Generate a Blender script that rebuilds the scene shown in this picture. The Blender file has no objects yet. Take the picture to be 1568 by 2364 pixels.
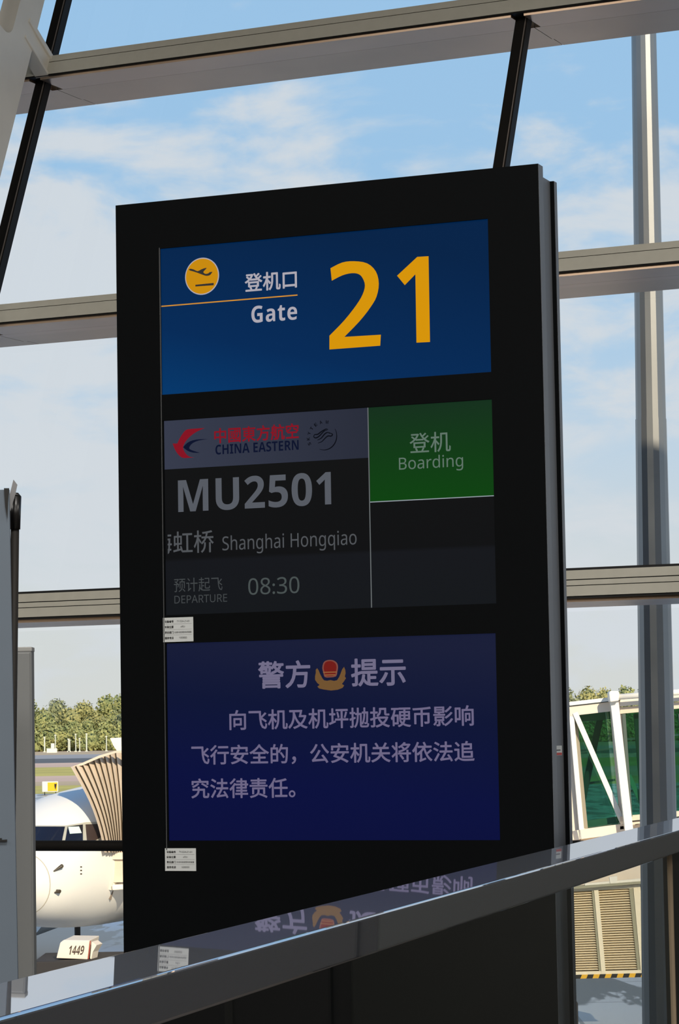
import bpy, bmesh, math, random
from mathutils import Vector, Matrix
random.seed(7)
PI = math.pi
CLX, CLZ = 0.0, 0.0      # place of the cloud field
LAMP = 500.0             # watts of each added fill lamp
SUN_A, SUN_E = 18, 24    # sun: degrees right of straight behind the camera, and height
RTILT = 1.7              # the cap rail leans a degree
RJ = 4.38                # joint between two glass panels of the balustrade

sc = bpy.context.scene
COL = sc.collection

# ------------------------------------------------------------ camera
F = 6300.0                       # focal length in pixels of a 1568 x 2364 frame
W, H = 1568, 2364
PITCH = math.atan((1690 - H / 2) / F)
ROLL = 0.0175
EYE = Vector((0, 0, 1.3))
_f = Vector((0, math.cos(PITCH), math.sin(PITCH)))
_r0 = Vector((1, 0, 0)); _u0 = _r0.cross(_f)
_r = _r0 * math.cos(ROLL) - _u0 * math.sin(ROLL)
_u = _r.cross(_f)
cam = bpy.data.cameras.new('camera')
cam.sensor_fit = 'HORIZONTAL'; cam.sensor_width = 36.0
cam.lens = F / W * 36.0
cam.clip_start = 0.1; cam.clip_end = 6000
camo = bpy.data.objects.new('camera', cam); COL.objects.link(camo)
camo.matrix_world = Matrix(((_r.x, _u.x, -_f.x, EYE.x), (_r.y, _u.y, -_f.y, EYE.y), (_r.z, _u.z, -_f.z, EYE.z), (0, 0, 0, 1)))
sc.camera = camo

def at(px, py, Y):
    "world point at distance Y from the eye whose direction is that of a photograph pixel"
    d = _f + _r * ((px - W / 2) / F) + _u * ((H / 2 - py) / F)
    return EYE + d * (Y / d.y)

# ------------------------------------------------------------ view, sky, sun
sc.view_settings.view_transform = 'Standard'
sc.view_settings.look = 'None'
sc.view_settings.exposure = 0.0
sc.view_settings.gamma = 1.0
sc.view_settings.use_curve_mapping = False
sc.cycles.use_denoising = True
sc.cycles.max_bounces = 12
sc.cycles.transparent_max_bounces = 16

def lin(c):
    return tuple(((v / 255) / 12.92 if v / 255 <= 0.04045 else ((v / 255 + 0.055) / 1.055) ** 2.4) for v in c)

world = bpy.data.worlds.new('sky'); sc.world = world; world.use_nodes = True
nt = world.node_tree; N = nt.nodes; L = nt.links; N.clear()
out = N.new('ShaderNodeOutputWorld'); bg = N.new('ShaderNodeBackground')
tc = N.new('ShaderNodeTexCoord'); sep = N.new('ShaderNodeSeparateXYZ')
L.new(tc.outputs['Generated'], sep.inputs[0])
blue = N.new('ShaderNodeValToRGB'); L.new(sep.outputs['Z'], blue.inputs[0])
e = blue.color_ramp.elements
e[0].position = 0.0; e[0].color = (*lin((217, 219, 216)), 1)
e[1].position = 1.0; e[1].color = (*lin((70, 120, 190)), 1)
for p, c in ((0.05, (214, 220, 222)), (0.10, (196, 215, 232)), (0.15, (172, 206, 236)), (0.20, (160, 200, 235)), (0.26, (158, 199, 236)), (0.5, (110, 160, 215))):
    x = e.new(p); x.color = (*lin(c), 1)
# clouds: two layers of stretched noise over the view direction projected on a cloud deck
mp = N.new('ShaderNodeMapping'); mp.inputs['Scale'].default_value = (7.0, 7.0, 17.0)
mp.inputs['Location'].default_value = (CLX, 0.0, CLZ)
mp.inputs['Rotation'].default_value = (0, 0.25, 0)
L.new(tc.outputs['Generated'], mp.inputs[0])
nz = N.new('ShaderNodeTexNoise'); nz.inputs['Scale'].default_value = 2.1; nz.inputs['Detail'].default_value = 9; nz.inputs['Roughness'].default_value = 0.56
nz.inputs['Distortion'].default_value = 0.35
L.new(mp.outputs[0], nz.inputs['Vector'])
# more cover low in the sky, open blue from about 13 degrees up
bias = N.new('ShaderNodeValToRGB'); L.new(sep.outputs['Z'], bias.inputs[0])
b = bias.color_ramp.elements
b[0].position = 0.0; b[0].color = (0.60, 0.60, 0.60, 1)
b[1].position = 1.0; b[1].color = (0.42, 0.42, 0.42, 1)
for p, v in ((0.10, 0.60), (0.165, 0.67), (0.20, 0.62), (0.222, 0.50), (0.238, 0.41), (0.27, 0.34), (0.45, 0.46)):
    x = b.new(p); x.color = (v, v, v, 1)
add = N.new('ShaderNodeMath'); add.operation = 'ADD'
L.new(nz.outputs['Fac'], add.inputs[0]); L.new(bias.outputs[0], add.inputs[1])
mr = N.new('ShaderNodeMapRange'); mr.interpolation_type = 'SMOOTHSTEP'
mr.inputs['From Min'].default_value = 0.97; mr.inputs['From Max'].default_value = 1.19
mr.inputs['To Min'].default_value = 0.0; mr.inputs['To Max'].default_value = 0.92
L.new(add.outputs[0], mr.inputs['Value'])
mix = N.new('ShaderNodeMix'); mix.data_type = 'RGBA'
L.new(mr.outputs[0], mix.inputs['Factor']); L.new(blue.outputs[0], mix.inputs['A'])
mix.inputs['B'].default_value = (*lin((216, 222, 229)), 1)
L.new(mix.outputs['Result'], bg.inputs[0]); bg.inputs[1].default_value = 1.0
L.new(bg.outputs[0], out.inputs[0])

sun = bpy.data.lights.new('sun', 'SUN'); sun.energy = 4.6; sun.angle = 0.009
sun.color = (1.0, 0.86, 0.66)
suno = bpy.data.objects.new('sun', sun); COL.objects.link(suno)
SUN_AZ, SUN_EL = math.radians(SUN_A), math.radians(SUN_E)      # behind the camera and to its right
sdir = Vector((-math.sin(SUN_AZ) * math.cos(SUN_EL), math.cos(SUN_AZ) * math.cos(SUN_EL), -math.sin(SUN_EL)))
suno.rotation_euler = sdir.to_track_quat('-Z', 'Y').to_euler()
suno.location = (20, -30, 30)

def area_lamp(name, loc, sx, sy, power, col=(1, 0.95, 0.88)):
    l = bpy.data.lights.new(name, 'AREA'); l.shape = 'RECTANGLE'; l.size = sx; l.size_y = sy; l.energy = power; l.color = col
    o = bpy.data.objects.new(name, l); COL.objects.link(o); o.location = loc
    return o
# unseen fill lamps added below the ceiling to brighten the hall
for lx in (-8, 0, 8):
    for ly in (-14, -5, 3):
        area_lamp('hall_fill_light', (lx, ly, 7.4), 1.6, 1.6, LAMP)

# ------------------------------------------------------------ helpers
MATS = {}
def mat(name, col, rough=0.6, metal=0.0, spec=0.5, noise=0.0, nscale=8.0, bump=0.0, emit=None, estr=1.0, coat=0.0):
    if name in MATS: return MATS[name]
    m = bpy.data.materials.new(name); m.use_nodes = True
    t = m.node_tree; p = t.nodes['Principled BSDF']
    c = (*lin(col), 1)
    p.inputs['Base Color'].default_value = c
    p.inputs['Roughness'].default_value = rough
    p.inputs['Metallic'].default_value = metal
    p.inputs['Specular IOR Level'].default_value = spec
    p.inputs['Coat Weight'].default_value = coat
    if noise or bump:
        tcn = t.nodes.new('ShaderNodeTexCoord')
        nz = t.nodes.new('ShaderNodeTexNoise'); nz.inputs['Scale'].default_value = nscale; nz.inputs['Detail'].default_value = 6
        t.links.new(tcn.outputs['Object'], nz.inputs['Vector'])
        if noise:
            r = t.nodes.new('ShaderNodeValToRGB')
            r.color_ramp.elements[0].position = 0.3; r.color_ramp.elements[1].position = 0.7
            r.color_ramp.elements[0].color = (*[v * (1 - noise) for v in c[:3]], 1)
            r.color_ramp.elements[1].color = (*[min(1, v * (1 + noise)) for v in c[:3]], 1)
            t.links.new(nz.outputs['Fac'], r.inputs[0]); t.links.new(r.outputs[0], p.inputs['Base Color'])
        if bump:
            bn = t.nodes.new('ShaderNodeBump'); bn.inputs['Strength'].default_value = bump; bn.inputs['Distance'].default_value = 0.02
            t.links.new(nz.outputs['Fac'], bn.inputs['Height']); t.links.new(bn.outputs[0], p.inputs['Normal'])
    if emit is not None:
        p.inputs['Emission Color'].default_value = (*lin(emit), 1); p.inputs['Emission Strength'].default_value = estr
    MATS[name] = m
    return m

def glassy(name, tint, ior=1.45, base=0.0, rough=0.0):
    "clear sheet glass: light passes straight, a Fresnel share is mirrored"
    m = bpy.data.materials.new(name); m.use_nodes = True
    t = m.node_tree; t.nodes.clear()
    o = t.nodes.new('ShaderNodeOutputMaterial'); mx = t.nodes.new('ShaderNodeMixShader')
    tr = t.nodes.new('ShaderNodeBsdfTransparent'); gl = t.nodes.new('ShaderNodeBsdfGlossy'); fr = t.nodes.new('ShaderNodeFresnel')
    tr.inputs[0].default_value = (*tint, 1); gl.inputs['Roughness'].default_value = rough
    fr.inputs['IOR'].default_value = ior
    ge = t.nodes.new('ShaderNodeNewGeometry'); k1 = t.nodes.new('ShaderNodeMath'); k1.operation = 'SUBTRACT'; k1.inputs[0].default_value = 1.0
    k2 = t.nodes.new('ShaderNodeMath'); k2.operation = 'MULTIPLY'           # mirror on the outer faces of the sheet only
    t.links.new(ge.outputs['Backfacing'], k1.inputs[1]); t.links.new(fr.outputs[0], k2.inputs[0]); t.links.new(k1.outputs[0], k2.inputs[1])
    t.links.new(k2.outputs[0], mx.inputs[0]); t.links.new(tr.outputs[0], mx.inputs[1]); t.links.new(gl.outputs[0], mx.inputs[2])
    t.links.new(mx.outputs[0], o.inputs[0])
    MATS[name] = m
    return m

def link(name, me, m, parent=None, kind=None, label=None):
    o = bpy.data.objects.new(name, me)
    COL.objects.link(o)
    if m is not None and len(me.materials) == 0: me.materials.append(m)
    if parent is not None: o.parent = parent
    if kind: o['kind'] = kind
    if label: o['label'] = label
    return o

def thing(name, label, cat, loc=(0, 0, 0), group=None, rot=None):
    o = bpy.data.objects.new(name, None); COL.objects.link(o)
    o.location = loc; o.empty_display_size = 0.2
    if rot: o.rotation_euler = rot
    o['label'] = label; o['category'] = cat
    if group: o['group'] = group
    return o

class MB:
    "collects shapes into one mesh; local coordinates are world minus the origin given to build()"
    def __init__(s): s.b = bmesh.new()
    def box(s, c, size, M=None):
        r = bmesh.ops.create_cube(s.b, size=1.0)
        mt = Matrix.Translation(c) @ (M or Matrix.Identity(4)) @ Matrix.Diagonal((*size, 1))
        bmesh.ops.transform(s.b, matrix=mt, verts=r['verts']); return s
    def frame(s, o, ax, ay, az, x0, x1, y0, y1, z0, z1):
        "box in an oblique frame"
        vs = [s.b.verts.new(o + ax * x + ay * y + az * z) for x in (x0, x1) for y in (y0, y1) for z in (z0, z1)]
        for f in ((0, 1, 3, 2), (4, 6, 7, 5), (0, 4, 5, 1), (2, 3, 7, 6), (0, 2, 6, 4), (1, 5, 7, 3)):
            s.b.faces.new([vs[i] for i in f])
        return s
    def bar(s, p, q, w, d, side=Vector((0, 1, 0))):
        p, q = Vector(p), Vector(q); ax = (q - p); ln = ax.length; ax.normalize()
        ay = side - ax * side.dot(ax); ay.normalize(); az = ax.cross(ay)
        return s.frame(p, ax, az, ay, 0, ln, -w / 2, w / 2, -d / 2, d / 2)
    def tube(s, p, q, r1, r2=None, n=16, caps=True):
        p, q = Vector(p), Vector(q); r2 = r1 if r2 is None else r2
        ax = (q - p).normalized(); a = ax.orthogonal().normalized(); b2 = ax.cross(a)
        A = [s.b.verts.new(p + (a * math.cos(2 * PI * i / n) + b2 * math.sin(2 * PI * i / n)) * r1) for i in range(n)]
        B = [s.b.verts.new(q + (a * math.cos(2 * PI * i / n) + b2 * math.sin(2 * PI * i / n)) * r2) for i in range(n)]
        for i in range(n): s.b.faces.new([A[i], A[(i + 1) % n], B[(i + 1) % n], B[i]])
        if caps: s.b.faces.new(A[::-1]); s.b.faces.new(B)
        return s
    def prism(s, pts, off):
        "closed polygon (3-D points) extruded by a vector"
        off = Vector(off)
        A = [s.b.verts.new(Vector(p)) for p in pts]; B = [s.b.verts.new(Vector(p) + off) for p in pts]
        n = len(A)
        s.b.faces.new(A[::-1]); s.b.faces.new(B)
        for i in range(n): s.b.faces.new([A[i], A[(i + 1) % n], B[(i + 1) % n], B[i]])
        return s
    def build(s, name, m, parent=None, kind=None, label=None, bevel=0.0, smooth=False, origin=None):
        bmesh.ops.recalc_face_normals(s.b, faces=s.b.faces)
        if bevel:
            bmesh.ops.bevel(s.b, geom=list(s.b.edges), offset=bevel, segments=2, affect='EDGES', profile=0.5)
        if origin is not None:
            bmesh.ops.translate(s.b, vec=-Vector(origin), verts=s.b.verts)
        me = bpy.data.meshes.new(name); s.b.to_mesh(me); s.b.free()
        if smooth:
            for p in me.polygons: p.use_smooth = True
            me.shade_smooth() if False else None
        o = link(name, me, m, parent, kind, label)
        if origin is not None and parent is None: o.location = origin
        return o

V = Vector

# outlines of the drawn marks, in metres on the totem front
TWO= [(0.035, 1.597), (0.0461, 1.6017), (0.062, 1.6082), (0.078, 1.613), (0.0925, 1.6149), (0.1071, 1.6151), (0.122, 1.614), (0.138, 1.6119), (0.1544, 1.6085), (0.169, 1.603), (0.1813, 1.5949), (0.1918, 1.5846), (0.2, 1.573), (0.2056, 1.56), (0.2089, 1.5456), (0.21, 1.531), (0.2089, 1.5161), (0.2057, 1.5011), (0.201, 1.487), (0.195, 1.475), (0.1874, 1.464), (0.178, 1.452), (0.1666, 1.4382), (0.1532, 1.4234), (0.138, 1.408), (0.1181, 1.3899), (0.0964, 1.3712), (0.081, 1.358), (0.214, 1.356), (0.211, 1.319), (0.026, 1.319), (0.027, 1.366), (0.0416, 1.3784), (0.0624, 1.3961), (0.082, 1.414), (0.0985, 1.4308), (0.1139, 1.4477), (0.127, 1.463), (0.1371, 1.4759), (0.1449, 1.4872), (0.151, 1.498), (0.1557, 1.5085), (0.1588, 1.5185), (0.16, 1.528), (0.1589, 1.5374), (0.1558, 1.5463), (0.152, 1.554), (0.1479, 1.5602), (0.1431, 1.5651), (0.137, 1.569), (0.1294, 1.5718), (0.1207, 1.5734), (0.111, 1.574), (0.1004, 1.5734), (0.0889, 1.5718), (0.077, 1.569), (0.0632, 1.5642), (0.049, 1.5583), (0.039, 1.554)]
ONE= [(0.351, 1.61), (0.391, 1.609), (0.39, 1.319), (0.342, 1.32), (0.343, 1.552), (0.304, 1.518), (0.277, 1.552)]
PLANE= [(-0.497, 1.636), (-0.4948, 1.6372), (-0.491, 1.638), (-0.485, 1.6366), (-0.478, 1.634), (-0.4711, 1.6299), (-0.464, 1.627), (-0.4568, 1.6289), (-0.45, 1.632), (-0.4442, 1.6337), (-0.439, 1.635), (-0.4333, 1.6357), (-0.429, 1.636), (-0.4299, 1.6346), (-0.432, 1.632), (-0.4374, 1.6276), (-0.442, 1.623), (-0.4411, 1.6199), (-0.439, 1.618), (-0.4366, 1.6164), (-0.433, 1.615), (-0.428, 1.6151), (-0.423, 1.616), (-0.42, 1.6181), (-0.417, 1.62), (-0.4116, 1.6202), (-0.407, 1.62), (-0.4091, 1.6173), (-0.412, 1.614), (-0.4145, 1.6112), (-0.418, 1.609), (-0.424, 1.6079), (-0.431, 1.608), (-0.4375, 1.6099), (-0.445, 1.613), (-0.4554, 1.6174), (-0.466, 1.622), (-0.4746, 1.6253), (-0.482, 1.628), (-0.4888, 1.6301), (-0.494, 1.632), (-0.4963, 1.6342)]
RUN= [(-0.473, 1.58), (-0.403, 1.581), (-0.403, 1.573), (-0.473, 1.574)]
RED= [(-0.568, 1.031), (-0.55, 1.03), (-0.5465, 1.0372), (-0.541, 1.047), (-0.5333, 1.058), (-0.525, 1.068), (-0.5189, 1.0738), (-0.511, 1.077), (-0.4968, 1.0781), (-0.48, 1.078), (-0.4606, 1.0781), (-0.445, 1.078), (-0.4589, 1.0734), (-0.476, 1.067), (-0.4893, 1.0599), (-0.501, 1.052), (-0.511, 1.0436), (-0.519, 1.035), (-0.5247, 1.0262), (-0.528, 1.018), (-0.5283, 1.0114), (-0.526, 1.005), (-0.5212, 0.9967), (-0.515, 0.989), (-0.5088, 0.9842), (-0.502, 0.981), (-0.4932, 0.979), (-0.486, 0.978), (-0.4983, 0.9779), (-0.513, 0.978), (-0.5236, 0.9781), (-0.533, 0.98), (-0.5421, 0.9865), (-0.55, 0.995), (-0.5561, 1.0038), (-0.561, 1.013), (-0.5652, 1.0231)]
BLUE= [(-0.528, 1.016), (-0.5214, 1.0225), (-0.512, 1.03), (-0.5017, 1.0348), (-0.49, 1.038), (-0.477, 1.0396), (-0.463, 1.04), (-0.4463, 1.0396), (-0.433, 1.039), (-0.449, 1.038), (-0.468, 1.036), (-0.4814, 1.0326), (-0.492, 1.028), (-0.4996, 1.022), (-0.504, 1.016), (-0.5052, 1.0117), (-0.503, 1.008), (-0.4969, 1.0045), (-0.488, 1.001), (-0.4751, 0.9966), (-0.464, 0.993), (-0.4756, 0.9935), (-0.49, 0.995), (-0.5016, 0.9983), (-0.512, 1.003), (-0.5214, 1.01)]
GOLD= [(-0.039, 0.239), (-0.034, 0.232), (-0.029, 0.22), (-0.021, 0.205), (-0.015, 0.198), (-0.004, 0.196), (0.009, 0.198), (0.022, 0.195), (0.033, 0.197), (0.041, 0.208), (0.047, 0.221), (0.052, 0.233), (0.059, 0.241), (0.063, 0.231), (0.064, 0.22), (0.061, 0.209), (0.065, 0.203), (0.057, 0.192), (0.05, 0.184), (0.058, 0.179), (0.052, 0.171), (0.034, 0.165), (0.01, 0.163), (-0.016, 0.167), (-0.033, 0.171), (-0.039, 0.177), (-0.031, 0.183), (-0.039, 0.189), (-0.047, 0.2), (-0.047, 0.212), (-0.044, 0.224), (-0.044, 0.234)]
REDS= [(-0.016, 0.256), (-0.0117, 0.261), (-0.006, 0.264), (0.0012, 0.2657), (0.009, 0.266), (0.0163, 0.2652), (0.023, 0.263), (0.0292, 0.2592), (0.034, 0.254), (0.0364, 0.2474), (0.037, 0.24), (0.036, 0.2326), (0.034, 0.225), (0.0328, 0.2167), (0.029, 0.21), (0.0183, 0.2074), (0.006, 0.207), (-0.0042, 0.2069), (-0.012, 0.209), (-0.0149, 0.2152), (-0.016, 0.223), (-0.0185, 0.2303), (-0.02, 0.238), (-0.0189, 0.2474)]

# ------------------------------------------------------------ materials
M_floor = mat('floor_stone', (64, 59, 54), 0.35, noise=0.12, nscale=3)
M_wall = mat('hall_wall', (150, 140, 124), 0.8, noise=0.05)
M_ceil = mat('hall_ceiling', (190, 188, 180), 0.8)
M_beam = mat('beam_paint', (197, 194, 181), 0.45, noise=0.03, nscale=20)
M_fin = mat('fin_metal', (208, 180, 154), 0.33, metal=0.85, noise=0.07, nscale=2.0)
M_mull = mat('mullion_black', (28, 26, 24), 0.6, spec=0.15)
M_mulledge = mat('mullion_edge', (150, 140, 132), 0.35, metal=0.4)
M_gasket = mat('gasket_black', (8, 8, 8), 0.6)
M_column = mat('column_paint', (238, 233, 222), 0.6, noise=0.03, nscale=6)
M_glass = glassy('window_glass', (0.985, 0.99, 0.985), 1.35)
M_totem = mat('totem_black', (6, 8, 10), 0.6, spec=0.06, noise=0.08, nscale=60)
M_totemside = mat('totem_side_grey', (104, 108, 114), 0.5, metal=0.2)
def steel():
    m = bpy.data.materials.new('polished_steel'); m.use_nodes = True; t = m.node_tree; t.nodes.clear()
    o = t.nodes.new('ShaderNodeOutputMaterial'); mx = t.nodes.new('ShaderNodeMixShader'); mx.inputs[0].default_value = 0.13
    a = t.nodes.new('ShaderNodeBsdfGlossy'); a.inputs['Roughness'].default_value = 0.012; a.inputs['Color'].default_value = (.78, .79, .82, 1)
    c = t.nodes.new('ShaderNodeBsdfGlossy'); c.inputs['Roughness'].default_value = 0.42; c.inputs['Color'].default_value = (.72, .76, .85, 1)
    t.links.new(a.outputs[0], mx.inputs[1]); t.links.new(c.outputs[0], mx.inputs[2]); t.links.new(mx.outputs[0], o.inputs[0]); return m
M_steel = steel()
M_glassrail = glassy('balustrade_glass', (0.93, 0.95, 0.94), 1.45)

# ------------------------------------------------------------ the hall
TF, PF = math.radians(24.5), math.radians(24)          # facade turned 24.5 degrees, leaning out 24
ft = V((math.cos(TF), -math.sin(TF), 0))
fs = V((math.sin(TF) * math.sin(PF), math.cos(TF) * math.sin(PF), math.cos(PF)))
fn = fs.cross(ft)
fn = fn if fn.y > 0 else -fn                            # outward
fh = V((math.sin(TF), math.cos(TF), 0))                 # horizontal outward
FO = EYE + V((0, 12, 0))
def fac(u, s, n=0.0): return FO + ft * u + fs * s + fn * n
S_FLOOR = -1.3 / math.cos(PF)
ROOF_Z = 7.8
S_TOP = (ROOF_Z - 1.3) / math.cos(PF)
UL, UR = -19.8, 19.6
a, b_, c_, d_ = V((-18, -25, 0)), V((18, -25, 0)), fac(UR, S_FLOOR), fac(UL, S_FLOOR)
def slab(name, pts, z0, z1, m):
    mb = MB(); mb.prism([V((p.x, p.y, z0)) for p in pts], (0, 0, z1 - z0)); return mb.build(name, m, kind='structure')
ext = fh * 0.6
slab('floor', [a, b_, c_ + ext, d_ + ext], -0.35, 0.0, M_floor)
tl, tr_ = fac(UL, S_TOP), fac(UR, S_TOP)
slab('ceiling', [a, b_, tr_ + fh * 0.9, tl + fh * 0.9], ROOF_Z, ROOF_Z + 0.9, M_ceil)
slab('wall_back', [V((-18.3, -25.3, 0)), V((18.3, -25.3, 0)), V((18.3, -25, 0)), V((-18.3, -25, 0))], -0.35, ROOF_Z + 0.6, M_wall)
def side_wall(name, x0, x1, u):
    p = [V((x0, -25, -0.35)), V((x0, fac(u, S_FLOOR).y, -0.35)), V((x0, fac(u, S_TOP).y, ROOF_Z)), V((x0, -25, ROOF_Z))]
    MB().prism(p, (x1 - x0, 0, 0)).build(name, M_wall, kind='structure')
side_wall('wall_left', -18.3, -18.0, UL)
side_wall('wall_right', 18.0, 18.3, UR)
# building body below the floor: the apron level
slab('wall_base', [a, b_, c_ + ext * 0.4, d_ + ext * 0.4], -5.0, -0.35, M_wall)

# ------------------------------------------------------------ leaning window wall
win = bpy.data.objects.new('window_1', None); COL.objects.link(win); win.location = FO; win['kind'] = 'structure'
UM = [0.342 + 2.752 * k for k in range(-7, 8)]
SB = [(-1.423, -1.372), (0.556, 0.704), (2.235, 2.352), (3.79, 3.92), (5.36, 5.49), (S_TOP - 0.14, S_TOP)]
mb = None
for k, u in enumerate(UM):
    mb = MB(); mb.frame(FO, ft, fs, fn, u - 0.032, u + 0.032, S_FLOOR, S_TOP, -0.03, 0.025)
    mu = mb.build('mullion', M_mull, win, origin=FO)
    mb = MB(); mb.frame(FO, ft, fs, fn, u + 0.020, u + 0.025, S_FLOOR, S_TOP, -0.034, -0.03)
    mb.build('gasket_strip', M_mulledge, mu, origin=FO)
U0, U1 = UM[0] - 0.5, UM[-1] + 0.5
for j, (s0, s1) in enumerate(SB):
    mb = MB()
    h = s1 - s0
    FI = FO + fn * -0.11
    if j == 1:
        for q0, q1 in ((0.012, 0.060), (0.064, 0.088), (0.093, 0.136)): mb.frame(FI, ft, fs, fh, U0, U1, s0 + q0, s0 + q1, 0, 0.14)
    else:
        mb.frame(FI, ft, fs, fh, U0, U1, s0 + 0.008, s0 + h * 0.66, 0, 0.14)
        mb.frame(FI, ft, fs, fh, U0, U1, s0 + h * 0.69, s1, 0, 0.14)
    to = mb.build('transom', M_beam, win, origin=FO)
    mb = MB(); mb.frame(FI, ft, fs, fh, U0, U1, s0, s1 - 0.006, 0.007, 0.13)
    if j == 1: mb.frame(FI, ft, fs, fh, U0, U1, s1 - 0.014, s1, 0.005, 0.12)
    mb.build('gasket', M_gasket, to, origin=FO)
    if j >= 1:
        # sunshade blade outside, in lengths that meet beside the mullions
        for k in range(len(UM) - 1):
            u0, u1 = UM[k] + 0.034, UM[k + 1] - 0.034
            if j > 0:
                mb = MB(); base = FO + fs * (s0 - 0.004) + fn * -0.085
                mb.frame(base, ft, fh, V((0, 0, 1)), u0, u1, 0.0, 0.24, 0.0, 0.03)
                mb.frame(base, ft, fh, V((0, 0, 1)), u0 - .032, u1 + .032, 0.242, 0.50, 0.0, 0.04)
                mb.frame(base, ft, fh, V((0, 0, 1)), u0 - .032, u1 + .032, 0.502, 0.66, 0.006, 0.034)
                mb.build('sunshade_blade', M_fin, win, origin=FO)
for k in range(len(UM) - 1):
    for j in range(len(SB) - 1):
        MB().frame(FO, ft, fs, fn, UM[k] + 0.03, UM[k + 1] - 0.03, SB[j][1] - 0.01, SB[j + 1][0] + 0.01, 0.035, 0.047).build('pane', M_glass, win, origin=FO)

# dark guard rail just inside the glass
p0, p1 = fac(-6.5, -0.58, -0.12), fac(6.0, -0.58, -0.12)
gr = thing('guard_rail', 'dark horizontal guard rail in front of the glass below the lowest light transom', 'railing', (p0.x, p0.y, 0))
MB().tube(p0, p1, 0.024, n=20).build('rail', M_mull, gr, origin=gr.location, smooth=True)
for u in (-5.17, -2.41, 0.34, 3.09):
    q = fac(u, -0.58, -0.12)
    MB().bar(V((q.x, q.y, 0)), q, 0.03, 0.03).build('post', M_mull, gr, origin=gr.location)

# white pierced roof column, parallel to the leaning wall, with an arm to the transom
from mathutils.geometry import tessellate_polygon
def plate(loops, mp, off):
    "2-D outline with holes -> solid; mp maps (x, y) to a world point, off is the thickness vector"
    bm = bmesh.new(); P = [p for l in loops for p in l]
    tris = tessellate_polygon([[V((p[0], p[1], 0)) for p in l] for l in loops])
    A = [bm.verts.new(mp(*p)) for p in P]; B = [bm.verts.new(mp(*p) + off) for p in P]
    for t in tris:
        bm.faces.new([A[i] for i in t]); bm.faces.new([B[i] for i in reversed(t)])
    k = 0
    for l in loops:
        n = len(l)
        for i in range(n):
            bm.faces.new([A[k + i], A[k + (i + 1) % n], B[k + (i + 1) % n], B[k + i]])
        k += n
    o = MB(); o.b.free(); o.b = bm
    return o
def slot(n0, n1, s0, s1, k=7, r=None):
    r = (n1 - n0) / 2 if r is None else r; out = []
    for cx, cy, a0 in ((n1 - r, s1 - r, 0), (n0 + r, s1 - r, 90), (n0 + r, s0 + r, 180), (n1 - r, s0 + r, 270)):
        for i in range(k):
            an = math.radians(a0 + 90 * i / (k - 1)); out.append((cx + r * math.cos(an), cy + r * math.sin(an)))
    return out
colr = thing('roof_column', 'thick off-white pierced steel column leaning across the top left corner', 'column', fac(-2.38, S_FLOOR, -0.6))
loops = [[(-1.0, S_FLOOR), (-0.272, S_FLOOR), (-0.272, S_TOP), (-1.0, S_TOP)]]
for k in range(-3, 3):
    s0 = 3.765 + 1.75 * k
    if s0 + 1.5 < S_TOP and s0 > S_FLOOR + .2: loops.append(slot(-0.80, -0.475, s0, s0 + 1.5, r=0.07))
plate(loops, lambda n, s: fac(-2.445, s, n), ft * 0.11).build('web_plate', M_column, colr, origin=colr.location)
for j in (1, 2, 3, 4):
    s0, s1 = SB[j]; sm = (s0 + s1) / 2
    A0 = fac(-2.37, sm + 0.06, -0.36); B0 = fac(-2.36, sm, -0.09)
    mb = MB(); mb.bar(A0, B0, 0.10, 0.06, side=V(ft))
    mb.bar(A0 + fs * 0.055, B0 + fs * 0.055, 0.03, 0.085, side=V(ft)); mb.bar(A0 - fs * 0.052, B0 - fs * 0.052, 0.018, 0.085, side=V(ft))
    mb.build('bracket_arm', M_column, colr, origin=colr.location, bevel=0.004)

# ------------------------------------------------------------ gate totem
TH = 0.387
tot = thing('gate_display_totem', 'tall black double-sided gate totem with three screens, blue gate 21 sign on top', 'information display',
            (-0.0509, 9.199, 0), rot=(0, 0, -TH))
ZV = 1.2769
def T(u, v, y=0.0): return V((u, y, v + ZV))
fr = [[(-0.7765, -ZV), (0.7853, -ZV), (0.7853, 1.8852), (-0.7765, 1.8852)]]
SCR = {'gate': (-0.606, 0.606, 1.203, 1.717), 'flight': (-0.602, 0.606, 0.436, 1.113), 'notice': (-0.601, 0.601, -0.338, 0.338)}
for k in SCR:
    u0, u1, v0, v1 = SCR[k]; fr.append([(u0, v0), (u1, v0), (u1, v1), (u0, v1)])
plate(fr, lambda u, v: T(u, v, 0.0), V((0, 0.05, 0))).build('front_frame', M_totem, tot)
MB().frame(V((0, 0, 0)), V((1, 0, 0)), V((0, 1, 0)), V((0, 0, 1)), -0.762, 0.771, 0.05, 0.17, 0, 1.8582 + ZV).build('core', M_totemside, tot)
MB().frame(V((0, 0, 0)), V((1, 0, 0)), V((0, 1, 0)), V((0, 0, 1)), -0.7765, 0.7853, 0.17, 0.20, 0, 1.8582 + ZV).build('rear_panel', M_totem, tot, bevel=0.002)
# brushed edge cap on the side of the front and rear panels
MB().frame(V((0, 0, 0)), V((1, 0, 0)), V((0, 1, 0)), V((0, 0, 1)), 0.7853, 0.7865, 0.002, 0.048, 0, 1.884 + ZV).build('edge_cap', M_totemside, tot)
MB().frame(V((0, 0, 0)), V((1, 0, 0)), V((0, 1, 0)), V((0, 0, 1)), 0.7853, 0.7865, 0.172, 0.198, 0, 1.857 + ZV).build('edge_cap', M_totemside, tot)
mb = MB(); mb.frame(T(0, 0), V((1, 0, 0)), V((0, 1, 0)), V((0, 0, 1)), -0.6085, -0.6055, -0.0015, 0.004, -0.37, 1.72)
mb.build('screen_trim', mat('trim_grey', (74, 76, 78), 0.5, metal=0.3), tot)

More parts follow.
